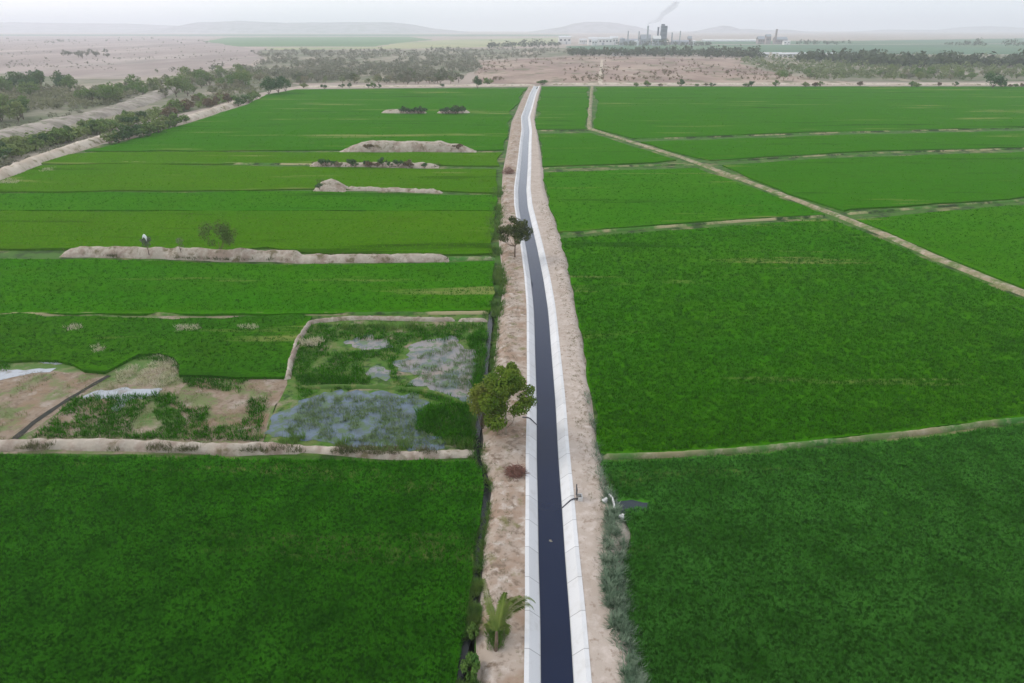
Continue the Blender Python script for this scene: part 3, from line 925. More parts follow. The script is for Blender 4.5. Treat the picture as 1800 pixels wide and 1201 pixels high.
pixgrass("dry_grass", [[(205, 662), (225, 652), (260, 650), (320, 655), (318, 668), (285, 680), (210, 677)], [(248, 640), (290, 615), (318, 640), (322, 655), (300, 652), (270, 650)], [(205, 655), (245, 640), (262, 652), (230, 668)]],
         0.12, LEAF_STRAW, 8, 0.4, 0.05, 0.25, 0.8, "pale straw coloured dead grass heaped at the swamp edge", "dry grass", clump=(0.4, -0.25))
pixgrass("dry_grass", [[(118, 578), (142, 576), (145, 586), (120, 587)], [(310, 578), (350, 576), (352, 584), (312, 586)], [(160, 614), (182, 612), (182, 622), (165, 624)], [(420, 578), (450, 576), (452, 582), (422, 584)], [(525, 602), (575, 598), (560, 612), (528, 614)], [(0, 318), (34, 317), (34, 325), (0, 326)], [(76, 298), (100, 296), (96, 303), (70, 304)]],
         0.14, LEAF_STRAW, 8, 0.45, 0.06, 0.25, 0.7, "small pale patches of dead straw among the left fields", "dry grass", base_z=0.3)
# weeds along the ditch and the mounds
wd = []
for (x0, y0), (x1, y1) in zip(DITCH[:-1], DITCH[1:]):
    wd.append([(x0 - 15, y0), (x1 - 15, y1), (x1 - 6, y1), (x0 - 6, y0)])
    wd.append([(x0 + 9, y0), (x1 + 9, y1), (x1 + 16, y1), (x0 + 16, y0)])
wd += [[(818, 1240), (841, 1240), (838, 1150), (828, 1110), (820, 1180)], [(833, 1000), (845, 1000), (839, 1100), (831, 1095)], [(800, 1240), (806, 1240), (822, 1050), (818, 1050)]] * 2
pixgrass("ditch_weeds", wd, 0.16, LEAF_WEED, 10, 0.5, 0.06, 0.3, 0.7, "leafy green weeds overhanging the ditch beside the left bank", "weeds", clump=(0.5, -0.22))
wl_ = []
for (x0, y0), (x1, y1) in zip(LB[15:21], LB[16:22]):
    wl_.append([(x0 - 22, y0), (x1 - 18, y1), (x1 + 2, y1), (x0 + 4, y0)])
pixgrass("bank_weeds", wl_, 0.12, LEAF_WEED, 9, 0.8, 0.07, 0.35, 0.6, "green weeds along the field edge of the left canal bank", "weeds", clump=(0.25, -0.1))
# sage coloured grass on the right bank
sage = [[(1060, 860), (1078, 880), (1098, 935), (1098, 1000), (1103, 1060), (1116, 1130), (1136, 1235), (1105, 1235), (1080, 1120), (1066, 1060), (1060, 1000), (1068, 930)]]
G, t = ground_np(pix_points(sage[0], 0.13))
for q in (G,):
    for r_ in q:
        r_[2] = bank_point(1, r_[0], r_[1]).z
k = np.array([mnoise.noise(Vector((p[0] * 1.3, p[1] * 1.3, 3.5))) for p in G])
V1, F1 = blades(G[k > -0.1], 1.0, 12, 0.75, 0.06, 0.28, 1.0, -0.03)
G2, t2 = ground_np(pix_points([(1030, 690), (1044, 750), (1055, 800), (1064, 845), (1078, 880), (1062, 880), (1045, 830), (1036, 760)], 0.07))
k = np.array([mnoise.noise(Vector((p[0] * .5, p[1] * .5, 1.5))) for p in G2])
G2 = G2[k > -0.05]
for r_ in G2:
    r_[2] = bank_point(1, r_[0], r_[1]).z
V2, F2 = blades(G2, 1.0, 12, 0.6, 0.05, 0.3, 0.9, -0.03)
tag(obj("bank_grass", np_mesh("bank_grass", np.concatenate([V1, V2]), np.concatenate([F1, F2 + len(V1)]), LEAF_SAGE)),
    "long grey green grass flopping down the right canal bank", "grass", None, 'stuff')
# dry tufts scattered on both banks and on mounds
tu = []
for _ in range(1500):
    yy = random.uniform(35, 170)
    s = random.choice((-1, 1))
    x0 = canal_x(yy) + s * 2.6
    x1 = (LBX if s < 0 else RBX)(yy)
    f = random.uniform(0.25, 0.95)
    p = bank_point(s, x0 + (x1 - x0) * f, yy)
    tu.append(tuple(p))
V, F = blades(np.array(tu), rng.uniform(0.5, 1.5, len(tu)), 12, 0.2, 0.03, 0.16, 0.9, -0.02)
tag(obj("bank_tufts", np_mesh("bank_tufts", V, F, leafmat("dry_tufts", (0.20, 0.17, 0.09, 1), (0.14, 0.16, 0.07, 1), None, 0.7))), "small dry grass tufts scattered over the canal banks", "grass", None, 'stuff')
MW = [[(112, 444), (400, 450), (790, 453), (790, 461), (400, 462), (112, 454)], [(545, 287), (772, 290), (772, 297), (545, 296)], [(-100, 782), (830, 795), (830, 806), (-100, 796)], [(560, 320), (590, 320), (590, 336), (555, 336)]]
pixgrass("mound_weeds", MW, 0.07, leafmat("mound_weed", (0.07, 0.09, 0.03, 1), (0.16, 0.15, 0.08, 1), None, 0.6), 9, 0.5, 0.06, 0.3, 0.7, "dark and dry weeds growing over the earth mounds in the left fields", "weeds", base_z=0.45, clump=(0.35, 0.0))

# ------------------------------------------------------------------ trees


def leaf_cloud(centres, radii, n, size, flat=1.0, seed=0, up=0.4):
    """n leaf quads spread through the shells of overlapping clumps"""
    r = np.random.default_rng(seed)
    centres, radii = np.asarray(centres, float), np.asarray(radii, float)
    pr = radii ** 2 / (radii ** 2).sum()
    idx = r.choice(len(centres), n, p=pr)
    d = r.normal(size=(n, 3))
    d /= np.linalg.norm(d, axis=1)[:, None]
    rad = radii[idx] * (0.45 + 0.6 * r.random(n) ** 0.6)
    p = centres[idx] + d * rad[:, None] * np.array([1, 1, flat])
    nr = d + r.normal(size=(n, 3)) * 0.55 + np.array([0, 0, up])
    nr /= np.linalg.norm(nr, axis=1)[:, None]
    a = np.cross(nr, r.normal(size=(n, 3)))
    a /= np.linalg.norm(a, axis=1)[:, None] + 1e-9
    b = np.cross(nr, a)
    s = size * (0.6 + 0.8 * r.random(n))
    la, wb = a * (s * 0.9)[:, None], b * (s * 0.5)[:, None]
    V = np.stack([p - la, p - wb + la * 0.1, p + la, p + wb + la * 0.1], 1).reshape(-1, 3)
    F = np.arange(n * 4, dtype=np.int32).reshape(-1, 4)
    return V, F


def tree_meshes(name, h, cr, trunk_h, n, size, leaf, bark, seed, clumps=12, flat=0.8, tr=0.12, open_=0.0, multi=1, reach=0.85):
    rd = random.Random(seed)
    cz = (h + trunk_h) / 2
    hz = (h - trunk_h) / 2
    cs, rs = [], []
    for i in range(clumps):
        th = rd.uniform(0, 2 * math.pi)
        ph = math.acos(rd.uniform(-0.75, 1))
        k = rd.uniform(0.45, reach)
        cs.append((math.cos(th) * math.sin(ph) * cr * k, math.sin(th) * math.sin(ph) * cr * k, cz + math.cos(ph) * hz * k))
        rs.append(rd.uniform(0.30, 0.50) * math.sqrt(cr * hz) * (1 - open_))
    V, F = leaf_cloud(cs, rs, n, size, flat, seed)
    crown = np_mesh(name + "_crown", V, F, leaf)
    mb = MB()
    for q in range(multi):
        ox, oy = (0, 0) if multi == 1 else (rd.uniform(-.3, .3) * cr, rd.uniform(-.3, .3) * cr)
        top = Vector((ox + rd.uniform(-.2, .2), oy + rd.uniform(-.2, .2), trunk_h + hz * 0.5))
        mb.tube([(ox * .3, oy * .3, -0.15), (ox * .6, oy * .6, trunk_h * 0.5), tuple(top)], [tr * 1.35, tr, tr * 0.55], 6)
        for c in cs[q::multi][:7]:
            st = Vector((ox * .6, oy * .6, trunk_h * rd.uniform(0.6, 1.0)))
            e = Vector(c)
            mid = st.lerp(e, 0.5) + Vector((0, 0, -0.08 * h))
            mb.tube([tuple(st), tuple(mid), tuple(e)], [tr * 0.5, tr * 0.35, tr * 0.12], 4)
    return crown, py_mesh(name + "_trunk", mb.V, mb.F, bark, True)


def tree(name, meshes, loc, label, cat, group=None, scale=1.0, rz=0.0):
    r = empty(name, loc, rz)
    r.scale = (scale, scale, scale) if isinstance(scale, (int, float)) else scale
    tag(r, label, cat, group)
    obj("crown", meshes[0], r)
    obj("trunk", meshes[1], r)
    return r


def on_bank(side, px, py):
    p = at(px, py, 0.55)
    return bank_point(side, p.x, p.y)


# trees on the left canal bank
T = tree_meshes("big_bank_tree", 7.6, 3.1, 1.2, 9500, 0.16, LEAF_MANGO, PALEBARK, 3, 34, 0.9, 0.11, 0.36, reach=1.08)
tree("leafy_tree", T, on_bank(-1, 889, 764), "large olive green leafy tree on the left bank beside the flooded plot", "tree")
T = tree_meshes("yellow_bush", 6.0, 1.6, 0.4, 3600, 0.14, LEAF_YEL, BARK, 8, 16, 1.0, 0.06, multi=3)
tree("tall_shrub", T, at(850, 752, 0.1), "tall yellow green shrub beside the ditch, left of the large bank tree", "shrub")
T = tree_meshes("back_bush", 4.0, 1.5, 0.9, 1400, 0.17, LEAF_MANGO, BARK, 12, 10, 0.9, 0.06, multi=2)
tree("small_tree", T, on_bank(-1, 893, 688), "small olive tree just behind the large bank tree", "tree")
T = tree_meshes("round_tree", 7.4, 3.2, 2.7, 5600, 0.17, LEAF_DARK, BARK, 21, 30, 0.9, 0.12, 0.3, reach=0.95)
tree("round_tree", T, on_bank(-1, 905, 452), "round dark crowned tree on a bare trunk on the left canal bank", "tree")
T = tree_meshes("thin_tree", 6.8, 3.4, 1.0, 1900, 0.18, leafmat("olive_leaves", (0.07, 0.12, 0.03, 1), (0.13, 0.18, 0.05, 1)), BARK, 31, 20, 0.9, 0.08, 0.2)
tree("thin_tree", T, at(388, 447, 0.9), "sparse thin crowned tree standing on the long pale mound", "tree")
T = tree_meshes("grey_sapling", 3.8, 1.0, 1.2, 420, 0.15, leafmat("grey_sapling_leaves", (0.10, 0.12, 0.09, 1), (0.16, 0.17, 0.13, 1)), BARK, 41, 9, 1.0, 0.06)
tree("sapling", T, at(262, 447, 0.9), "grey green sapling with a white cloth over its top on the long mound", "tree")
T = tree_meshes("bare_sapling", 3.6, 0.8, 1.0, 130, 0.12, leafmat("faint_leaves", (0.12, 0.15, 0.10, 1), (0.18, 0.18, 0.14, 1)), BARK, 44, 8, 1.0, 0.05)
tree("sapling", T, at(319, 447, 0.9), "thin almost bare sapling on the long mound between two trees", "tree")
# white cloth on the grey sapling
b = at(262, 447, 0.9)
V, F = [], []
for i in range(9):
    for j in range(9):
        u, v = i / 8 - .5, j / 8 - .5
        V.append((b.x + 0.05 + u * 0.75, b.y - 0.15 + v * 0.75, b.z + 3.95 - 2.2 * (u * u + v * v) - 0.5 * u + 0.12 * mnoise.noise(Vector((u * 6, v * 6, 2)))))
for i in range(8):
    for j in range(8):
        F.append((i * 9 + j, (i + 1) * 9 + j, (i + 1) * 9 + j + 1, i * 9 + j + 1))
o = obj("white_cloth", py_mesh("white_cloth", V, F, plain("cloth", (0.8, 0.8, 0.8, 1)), True))
sm = o.modifiers.new("thick", 'SOLIDIFY')
sm.thickness = 0.02
tag(o, "white cloth caught on top of the grey sapling on the long mound", "cloth")

# young coconut palm
pb = on_bank(-1, 871, 1146)
palm = empty("coconut_palm", pb)
tag(palm, "young coconut palm with arching fronds at the edge of the left bank", "palm tree")


def rel(px, py, z):
    return at(px, py, z) - pb


mb = MB()
hub = rel(873, 1110, 1.55)
mb.tube([(0, 0, -0.2), tuple(hub * 0.5 + Vector((0.03, 0, 0))), tuple(hub)], [0.16, 0.13, 0.10], 8)
mb.build("trunk", BARK, palm, True)


def frond(ctrl, seed, width=0.55, droop=0.35, dense=1.0):
    rd = random.Random(seed)
    P = [Vector(c) for c in ctrl]
    pts = []
    n = int(34 * dense)
    for i in range(n + 1):
        f = i / n * (len(P) - 1)
        k = min(int(f), len(P) - 2)
        p0, p1, p2, p3 = P[max(k - 1, 0)], P[k], P[k + 1], P[min(k + 2, len(P) - 1)]
        s = f - k
        pts.append(0.5 * ((2 * p1) + (p2 - p0) * s + (2 * p0 - 5 * p1 + 4 * p2 - p3) * s * s + (3 * p1 - p0 - 3 * p2 + p3) * s ** 3))
    m = MB()
    m.tube([tuple(p) for p in pts], [0.035 * (1 - 0.85 * i / n) + 0.004 for i in range(n + 1)], 5)
    for i in range(3, n):
        d = (pts[i + 1] - pts[i - 1]).normalized()
        sd = d.cross(Vector((0, 0, 1)))
        if sd.length < 0.15:
            sd = d.cross(Vector((0.3, 1, 0)))
        sd.normalize()
        upv = sd.cross(d)
        f = i / n
        L = width * (0.5 + 1.2 * math.sin(math.pi * min(1, f * 0.85 + 0.12))) * rd.uniform(0.85, 1.1)
        for s in (-1, 1):
            for q in range(2):
                b0 = pts[i].lerp(pts[min(i + 1, n)], q * 0.5)
                dirv = (sd * s * 0.8 + d * 0.6 + upv * 0.15).normalized()
                mid = b0 + dirv * L * 0.5
                tip = b0 + dirv * L + Vector((0, 0, -droop * L * rd.uniform(0.7, 1.4)))
                w = d * 0.02
                k = len(m.V)
                m.V += [tuple(b0 - w), tuple(b0 + w), tuple(mid + w * 1.2), tuple(tip), tuple(mid - w * 1.2)]
                m.F.append((k, k + 1, k + 2, k + 3, k + 4))
    return m


H0 = tuple(hub)
FR = [
    [H0, tuple(rel(866, 1085, 2.3)), tuple(rel(858, 1055, 3.0)), tuple(rel(850, 1018, 3.3))],
    [H0, tuple(rel(880, 1085, 2.2)), tuple(rel(890, 1058, 2.9)), tuple(rel(900, 1046, 2.7))],
    [H0, tuple(rel(880, 1082, 2.2)), tuple(rel(895, 1058, 2.8)), tuple(rel(915, 1048, 2.4))],
    [H0, tuple(rel(882, 1086, 2.1)), tuple(rel(902, 1062, 2.5)), tuple(rel(926, 1051, 2.2)), tuple(rel(940, 1058, 1.5))],
    [H0, tuple(rel(884, 1090, 1.9)), tuple(rel(905, 1070, 2.2)), tuple(rel(928, 1062, 1.8)), tuple(rel(938, 1072, 1.0))],
    [H0, tuple(rel(876, 1085, 2.3)), tuple(rel(882, 1060, 3.0)), tuple(rel(888, 1042, 3.2))],
    [H0, tuple(rel(884, 1098, 1.7)), tuple(rel(892, 1098, 1.3)), tuple(rel(890, 1115, 0.6))],
    [H0, tuple(rel(864, 1100, 1.8)), tuple(rel(856, 1096, 1.6)), tuple(rel(858, 1112, 0.7))],
]
for i, c in enumerate(FR[:1] + FR[2:]):
    frond(c, i, 0.30 if i < 6 else 0.24, 0.35).build("frond", LEAF_PALM, palm)
G, t = ground_np(pix_points([(862, 1105), (884, 1105), (886, 1150), (860, 1150)], 0.06))
V, F = blades(G, 1.0, 16, 0.7, 0.05, 0.25, 0.5, 0.45)
tag(obj("palm_foot_weeds", np_mesh("palm_foot_weeds", V, F, LEAF_REED)), "green weeds around the foot of the young palm", "weeds", None, 'stuff')

for q, (bx, by, bs, bl_) in enumerate([(829, 1185, 0.42, "low green bush between the ditch and the left bank, nearest the bottom edge"), (833, 1118, 0.3, "small green bush between the ditch and the left bank beside the palm")]):
    T = tree_meshes("ditch_bush", 3.0, 2.0, 0.2, 1500, 0.26, LEAF_WEED, BARK, 60 + q, 14, 0.9, 0.05, multi=3)
    tree("ditch_bush", T, at(bx, by, 0.1), bl_, "shrub", None, (bs * 0.8, bs * 1.4, bs))

# brush piles


def brush(loc, r, h, n, seed, label):
    rd = random.Random(seed)
    m = MB()
    for _ in range(n):
        a, k = rd.uniform(0, 6.28), math.sqrt(rd.random()) * r * 0.8
        z = rd.uniform(0.02, 1) * h * (1 - (k / r) ** 2)
        p = Vector((math.cos(a) * k, math.sin(a) * k, z))
        d = Vector((rd.gauss(0, 1), rd.gauss(0, 1), rd.gauss(0, 0.35))).normalized()
        L = rd.uniform(0.3, 0.9) * r * 0.7
        q = p + d * L
        q.z = max(0.03, q.z)
        mid = p.lerp(q, 0.5) + Vector((rd.uniform(-.08, .08), rd.uniform(-.08, .08), rd.uniform(0, .1)))
        w = rd.uniform(0.012, 0.035)
        m.tube([tuple(p), tuple(mid), tuple(q)], [w, w * 0.8, w * 0.3], 4, False)
    o = m.build("brush_pile", STICK)
    o.location = loc
    return tag(o, label, "brush pile")


brush(on_bank(-1, 906, 832), 1.15, 0.8, 420, 5, "round heap of reddish cut twigs on the bank below the large tree")
brush(on_bank(-1, 893, 305), 2.2, 2.0, 420, 6, "tall dark brown brush heap at the far stretch of the left bank")

# inlets and pipes along the canal
gt = empty("sluice_gate", bank_point(1, canal_x(at(1014, 880, .6).y) + 2.62, at(1014, 880, .6).y))
tag(gt, "small concrete inlet box with an upright dark steel gate on the right canal lip", "sluice gate")
m = MB()
m.box((0.16, 0.0, 0.12), (0.42, 0.10, 0.5), bev=0.02)
m.box((0.16, 0.58, 0.12), (0.42, 0.10, 0.5), bev=0.02)
m.box((0.32, 0.29, 0.12), (0.10, 0.48, 0.46), bev=0.02)
m.build("inlet_box", WHITEW, gt)
m = MB()
m.box((-0.16, 0.05, 0.55), (0.06, 0.08, 1.3), bev=0.01).box((-0.16, 0.85, 0.55), (0.06, 0.08, 1.3), bev=0.01).box((-0.16, 0.45, 1.2), (0.07, 0.9, 0.08), bev=0.01)
m.build("gate_frame", STEEL, gt)
m = MB()
m.box((-0.16, 0.45, 0.55), (0.03, 0.7, 0.75), bev=0.008)
m.tube([(-0.16, 0.45, 0.9), (-0.16, 0.45, 1.5)], 0.025, 6)
m.build("gate_plate", STEEL, gt)


def pipe(side, pxy, label):
    p = at(pxy[0], pxy[1], LIP)
    y = p.y
    x = canal_x(y)
    m = MB()
    m.tube([(x + side * 2.7, y + 0.25, LIP + 0.05), (x + side * 2.15, y + 0.15, LIP + 0.08), (x + side * 1.85, y, LIP + 0.03), (x + side * 1.1, y - 0.2, WZ + 0.04), (x + side * 0.98, y - 0.25, WZ - 0.1)], 0.06, 8)
    o = m.build("siphon_pipe", plain("dark_pipe", (0.10, 0.10, 0.11, 1), 0.5), None, True)
    return tag(o, label, "pipe")


pipe(1, (1004, 880), "thin dark pipe running down the right canal wall from the inlet box")
pipe(-1, (932, 736), "thin dark pipe running down the left canal wall beside the large tree")


def block(px, py, s, rz, label, z=0.45):
    p = at(px, py, z)
    m = MB()
    m.box((0, 0, 0), s, rz, 0.9, 0.05)
    m.box((s[0] * 0.25, 0.05, s[2] * 0.62), (s[0] * 0.5, s[1] * 0.8, s[2] * 0.28), rz, 0.9, 0.03)
    o = m.build("concrete_block", WHITEW)
    o.location = p
    tag(o, label, "concrete block")


block(1063, 881, (0.5, 0.4, 0.4), 0.3, "pale concrete block on the right bank left of the curved headwall", 0.6)
block(1092, 909, (0.5, 0.35, 0.35), -0.5, "pale concrete block at the near edge of the dark pool", 0.5)
m = MB()
hp = [at(1070, 872, 0.5), at(1076, 878, 0.5), at(1079, 888, 0.5), at(1080, 898, 0.45)]
for i in range(3):
    d = hp[i + 1] - hp[i]
    m.box(tuple((hp[i] + hp[i + 1]) / 2), (d.length + 0.02, 0.16 + 0.004 * i, 0.55 + 0.01 * i), math.atan2(d.y, d.x), 0.95, 0.02)
o = m.build("culvert_headwall", WHITEW)
tag(o, "curved white culvert headwall at the edge of the dark pool", "headwall")
# a clump of scum floating on the canal
m = MB()
p = at(968, 951, WZ)
rd = random.Random(2)
for _ in range(26):
    a, k = rd.uniform(0, 6.28), rd.uniform(0, .14)
    m.box((math.cos(a) * k, math.sin(a) * k, 0.012 + rd.uniform(0, .01)), (rd.uniform(.04, .1), rd.uniform(.03, .08), 0.03), rd.uniform(0, 3), 0.7, 0.006)
o = m.build("floating_debris", plain("scum", (0.30, 0.28, 0.22, 1)))
o.location = p
tag(o, "small pale clump of debris floating on the dark canal water", "debris")

# ------------------------------------------------------------------ groves, hedges and scrub: every tree its own thing
PROT = {}


def proto(key, count, **kw):
    PROT[key] = [tree_meshes(key, seed=100 + 17 * i + len(key) * 7, **kw) for i in range(count)]


proto("grove", 4, h=8.5, cr=4.2, trunk_h=1.2, n=620, size=0.5, leaf=LEAF_GREEN, bark=BARK, clumps=14, tr=0.2)
proto("darkgrove", 3, h=9, cr=4.2, trunk_h=1.0, n=700, size=0.5, leaf=LEAF_DEEP, bark=BARK, clumps=14, tr=0.2)
proto("scrub", 4, h=6, cr=3.3, trunk_h=0.9, n=330, size=0.45, leaf=LEAF_SCRUB, bark=BARK, clumps=12, tr=0.14, open_=0.1)
proto("shrub", 4, h=3.2, cr=2.2, trunk_h=0.3, n=420, size=0.34, leaf=LEAF_GREEN, bark=BARK, clumps=11, tr=0.07, multi=3)
proto("darkshrub", 3, h=3.2, cr=2.4, trunk_h=0.3, n=420, size=0.34, leaf=LEAF_DEEP, bark=BARK, clumps=11, tr=0.07, multi=3)
proto("brownshrub", 3, h=2.6, cr=2.2, trunk_h=0.3, n=330, size=0.34, leaf=LEAF_BROWN, bark=BARK, clumps=10, tr=0.06, multi=3)
proto("grey", 4, h=7, cr=3.8, trunk_h=0.8, n=300, size=0.6, leaf=LEAF_GREY, bark=BARK, clumps=12, tr=0.16)


def grove(name, key, pix, n, smin, smax, label, cat, group, z=0.0):
    keys = key if isinstance(key, (list, tuple)) else [key]
    pts = []
    P = pix_points(pix, 1.0)
    rng.shuffle(P)
    # spread: keep points apart
    for p in P:
        if all(abs(p[0] - q[0]) + 2.2 * abs(p[1] - q[1]) > 5 for q in pts):
            pts.append(p)
        if len(pts) >= n:
            break
    for p in pts:
        ms = PROT[random.choice(keys)]
        s = random.uniform(smin, smax)
        tree(name, random.choice(ms), at(float(p[0]), float(p[1]), z), label, cat, group, (s * random.uniform(.85, 1.2), s * random.uniform(.85, 1.2), s * random.uniform(.8, 1.15)), random.uniform(0, 6.28))


grove("grove_tree", ["grove", "darkgrove"], [(-90, 150), (0, 152), (100, 156), (128, 162), (60, 172), (-90, 172)], 24, 1.0, 1.6, "leafy green tree in the dense far left grove below the dry plain", "tree", "trees of the dense far left grove")
grove("grove_tree", ["grove", "darkgrove"], [(-90, 210), (0, 195), (70, 190), (90, 203), (40, 217), (-90, 232)], 20, 0.9, 1.3, "dark green tree at the left edge above the grey embankment", "tree", "trees above the grey embankment at the left edge")
grove("grove_tree", ["grove", "scrub"], [(140, 165), (210, 160), (275, 158), (280, 172), (220, 185), (150, 182)], 26, 0.8, 1.3, "loose green tree on the dry slope between grove and grey embankment", "tree", "trees on the slope above the grey embankment")
grove("scrub_tree", ["scrub", "grove", "scrub"], [(285, 150), (350, 138), (430, 132), (470, 142), (430, 160), (380, 168), (320, 176), (290, 172)], 40, 0.9, 1.5, "grey green scrub tree in the thicket left of the fields' far corner", "tree", "scrub trees in the thicket at the far corner")
grove("hedge_shrub", ["shrub", "darkshrub", "shrub"], [(-120, 305), (-60, 290), (0, 268), (100, 243), (170, 228), (250, 208), (320, 190), (325, 196), (240, 222), (170, 238), (100, 256), (0, 288), (-80, 318)], 60, 1.2, 1.8, "dense green shrub in the hedge between the two left embankments", "shrub", "shrubs of the hedge between the embankments")
grove("field_edge_shrub", ["darkshrub", "shrub"], [(183, 248), (230, 238), (290, 224), (325, 214), (322, 218), (270, 240), (195, 256)], 20, 1.1, 1.7, "dark green shrub at the field edge hiding part of the sandy embankment", "shrub", "shrubs on the field side of the sandy embankment")
grove("slope_shrub", ["brownshrub", "shrub", "brownshrub"], [(270, 200), (340, 180), (410, 172), (420, 178), (340, 198), (285, 208)], 18, 1.3, 1.9, "brownish shrub on the slope above the sandy embankment", "shrub", "brownish shrubs above the sandy embankment")
grove("corner_shrub", ["darkshrub", "shrub"], [(405, 184), (430, 172), (460, 166), (462, 172), (440, 182), (415, 188)], 6, 1.3, 1.8, "dark shrub at the far left corner of the green fields", "shrub", "dark shrubs at the far left field corner")
for q, (px, py, s, lb) in enumerate([(473, 168, 1.2, "leftmost and widest of the dark trees at the far field corner"), (490, 166, 1.45, "tallest dark tree at the far left field corner"), (503, 163, 1.0, "rightmost of the dark trees at the far left field corner")]):
    tree("dark_tree", PROT["darkgrove"][q], at(px, py), lb, "tree", "dark trees at the far field corner", s, q)
tree("dark_tree", PROT["darkgrove"][0], at(839, 157), "lone dark tree on the far field edge just left of the canal end", "tree", None, (0.8, 0.8, 0.95), 1)
tree("dark_tree", PROT["darkgrove"][1], at(1745, 155.5), "big round dark tree beside the far road at the right", "tree", None, (1.6, 1.6, 1.35), 2)
tree("dark_tree", PROT["shrub"][1], at(857, 150), "round olive bush next to the lone dark tree by the far road", "shrub", None, (1.8, 1.8, 1.7), 2)
tree("dark_tree", PROT["darkshrub"][1], at(954, 149.5), "dark bush beside the far end of the canal", "shrub", None, (2.1, 2.1, 1.2), 1)
grove("belt_tree", ["grey", "scrub"], [(512, 148), (640, 149), (760, 149), (800, 148), (830, 146), (800, 140), (700, 141), (600, 142), (520, 143)], 42, 0.8, 1.4, "grey green tree in the front row of the scrub belt beyond the left field", "tree", "front trees of the scrub belt beyond the left field")
grove("belt_tree", ["scrub", "grove", "grey"], [(1350, 143), (1450, 140), (1600, 142), (1800, 141), (1900, 141), (1900, 134), (1700, 132), (1500, 130), (1390, 134)], 44, 0.7, 1.2, "green tree in the front row of the scrub beyond the far road", "tree", "front trees of the scrub beyond the far road")
grove("roadside_shrub", ["brownshrub", "darkshrub", "shrub"], [(1060, 153), (1400, 153.5), (1900, 154.5), (1900, 151.5), (1400, 151), (1060, 150.6)], 26, 0.8, 1.5, "low dark shrub along the foot of the far road", "shrub", "shrubs along the foot of the far road")
grove("roadside_shrub", ["darkshrub", "shrub"], [(515, 157), (700, 155), (830, 153), (830, 151), (700, 153), (515, 155)], 8, 0.8, 1.2, "low shrub on the pale strip at the top of the left field", "shrub", "shrubs on the pale strip above the left field")
grove("plain_tree", ["grey", "grey"], [(100, 100), (130, 92), (160, 91), (190, 95), (225, 102), (165, 106)], 12, 0.8, 1.4, "small dark tree alone on the pink dry plain", "tree", "lone trees on the dry plain")
grove("mound_shrub", ["darkshrub"], [(700, 199), (750, 199.5), (750, 198.2), (705, 198)], 7, 0.8, 1.15, "dark shrub on the left half of the farthest mound in the left field", "shrub", "shrubs on the left half of the farthest mound", 0.8)
grove("mound_shrub", ["darkshrub"], [(775, 199.5), (815, 199.5), (815, 198), (775, 198)], 7, 0.9, 1.3, "dark shrub on the right half of the farthest mound in the left field", "shrub", "shrubs on the right half of the farthest mound", 0.8)
grove("mound_shrub", ["brownshrub", "darkshrub"], [(562, 293), (650, 294), (700, 295), (755, 295), (755, 291.5), (650, 290), (565, 289.5)], 18, 0.4, 0.75, "low brown shrub on the brushy bank between the yellow strips", "shrub", "shrubs on the brushy bank", 0.7)
for q, (px, s, lb) in enumerate([(648, 1.0, "brown shrub on the left end of the flat topped pale mound"), (805, 1.0, "red brown shrub on the right end of the flat topped pale mound")]):
    tree("mound_shrub", PROT["brownshrub"][q], at(px, 262, 1.6), lb, "shrub", None, (s, s, s * .7), q)
tree("mound_shrub", PROT["darkshrub"][2], at(562, 333, 1.2), "dark shrub on the left end of the small steep mound", "shrub", None, 0.5, 0.4)

# the rest of the scrub, one mass per wood


def scrub_mass(name, regions, per, rmin, rmax, leaf, label, cat, n_leaf=26, lsize=0.28, patch=None):
    VV, FF, k = [], [], 0
    for pix in regions:
        P = pix_points(pix, per)
        G, t = ground_np(P)
        for gpt, tt in zip(G, t):
            if patch and mnoise.noise(Vector((gpt[0] * patch[0], gpt[1] * patch[0] * 0.4, 8.0))) < patch[1]:
                continue
            r = random.uniform(rmin, rmax) * (1.0 if random.random() < .85 else 1.5)
            cs = [(gpt[0] + random.uniform(-.5, .5) * r, gpt[1] + random.uniform(-.5, .5) * r, r * random.uniform(0.5, 1.1)) for _ in range(4)]
            rs = [r * random.uniform(.4, .65) for _ in cs]
            V, F = leaf_cloud(cs, rs, n_leaf, r * lsize, 0.9, int(rng.integers(1e9)))
            VV.append(V)
            FF.append(F + k)
            k += len(V)
    return tag(obj(name, np_mesh(name, np.concatenate(VV), np.concatenate(FF), leaf)), label, cat, None, 'stuff')


scrub_mass("scrub_wood", [[(440, 92), (520, 89), (700, 90), (900, 86), (1000, 86), (1015, 95), (940, 102), (830, 108), (850, 120), (790, 142), (520, 144), (470, 138), (420, 125), (470, 108)]], 0.085, 2.4, 4.4, LEAF_GREY, "grey green scrub wood stretching beyond the left fields", "scrub", patch=(0.02, -0.18))
scrub_mass("scrub_wood", [[(1290, 106), (1330, 100), (2000, 98), (2000, 138), (1450, 142), (1360, 130)]], 0.055, 2.2, 4.2, LEAF_SCRUB, "green scrub wood stretching beyond the far road on the right", "scrub", patch=(0.016, -0.12))
scrub_mass("tree_line", [[(1480, 117), (1600, 113), (2000, 112), (2000, 119), (1600, 119)], [(1000, 95), (1330, 99), (1340, 103), (1150, 100), (1000, 99)], [(1400, 106), (1560, 108), (1560, 112), (1400, 110)]], 0.25, 5.0, 8.0, LEAF_TEAL, "dark line of trees across the plain at the right", "trees", patch=(0.012, -0.25))
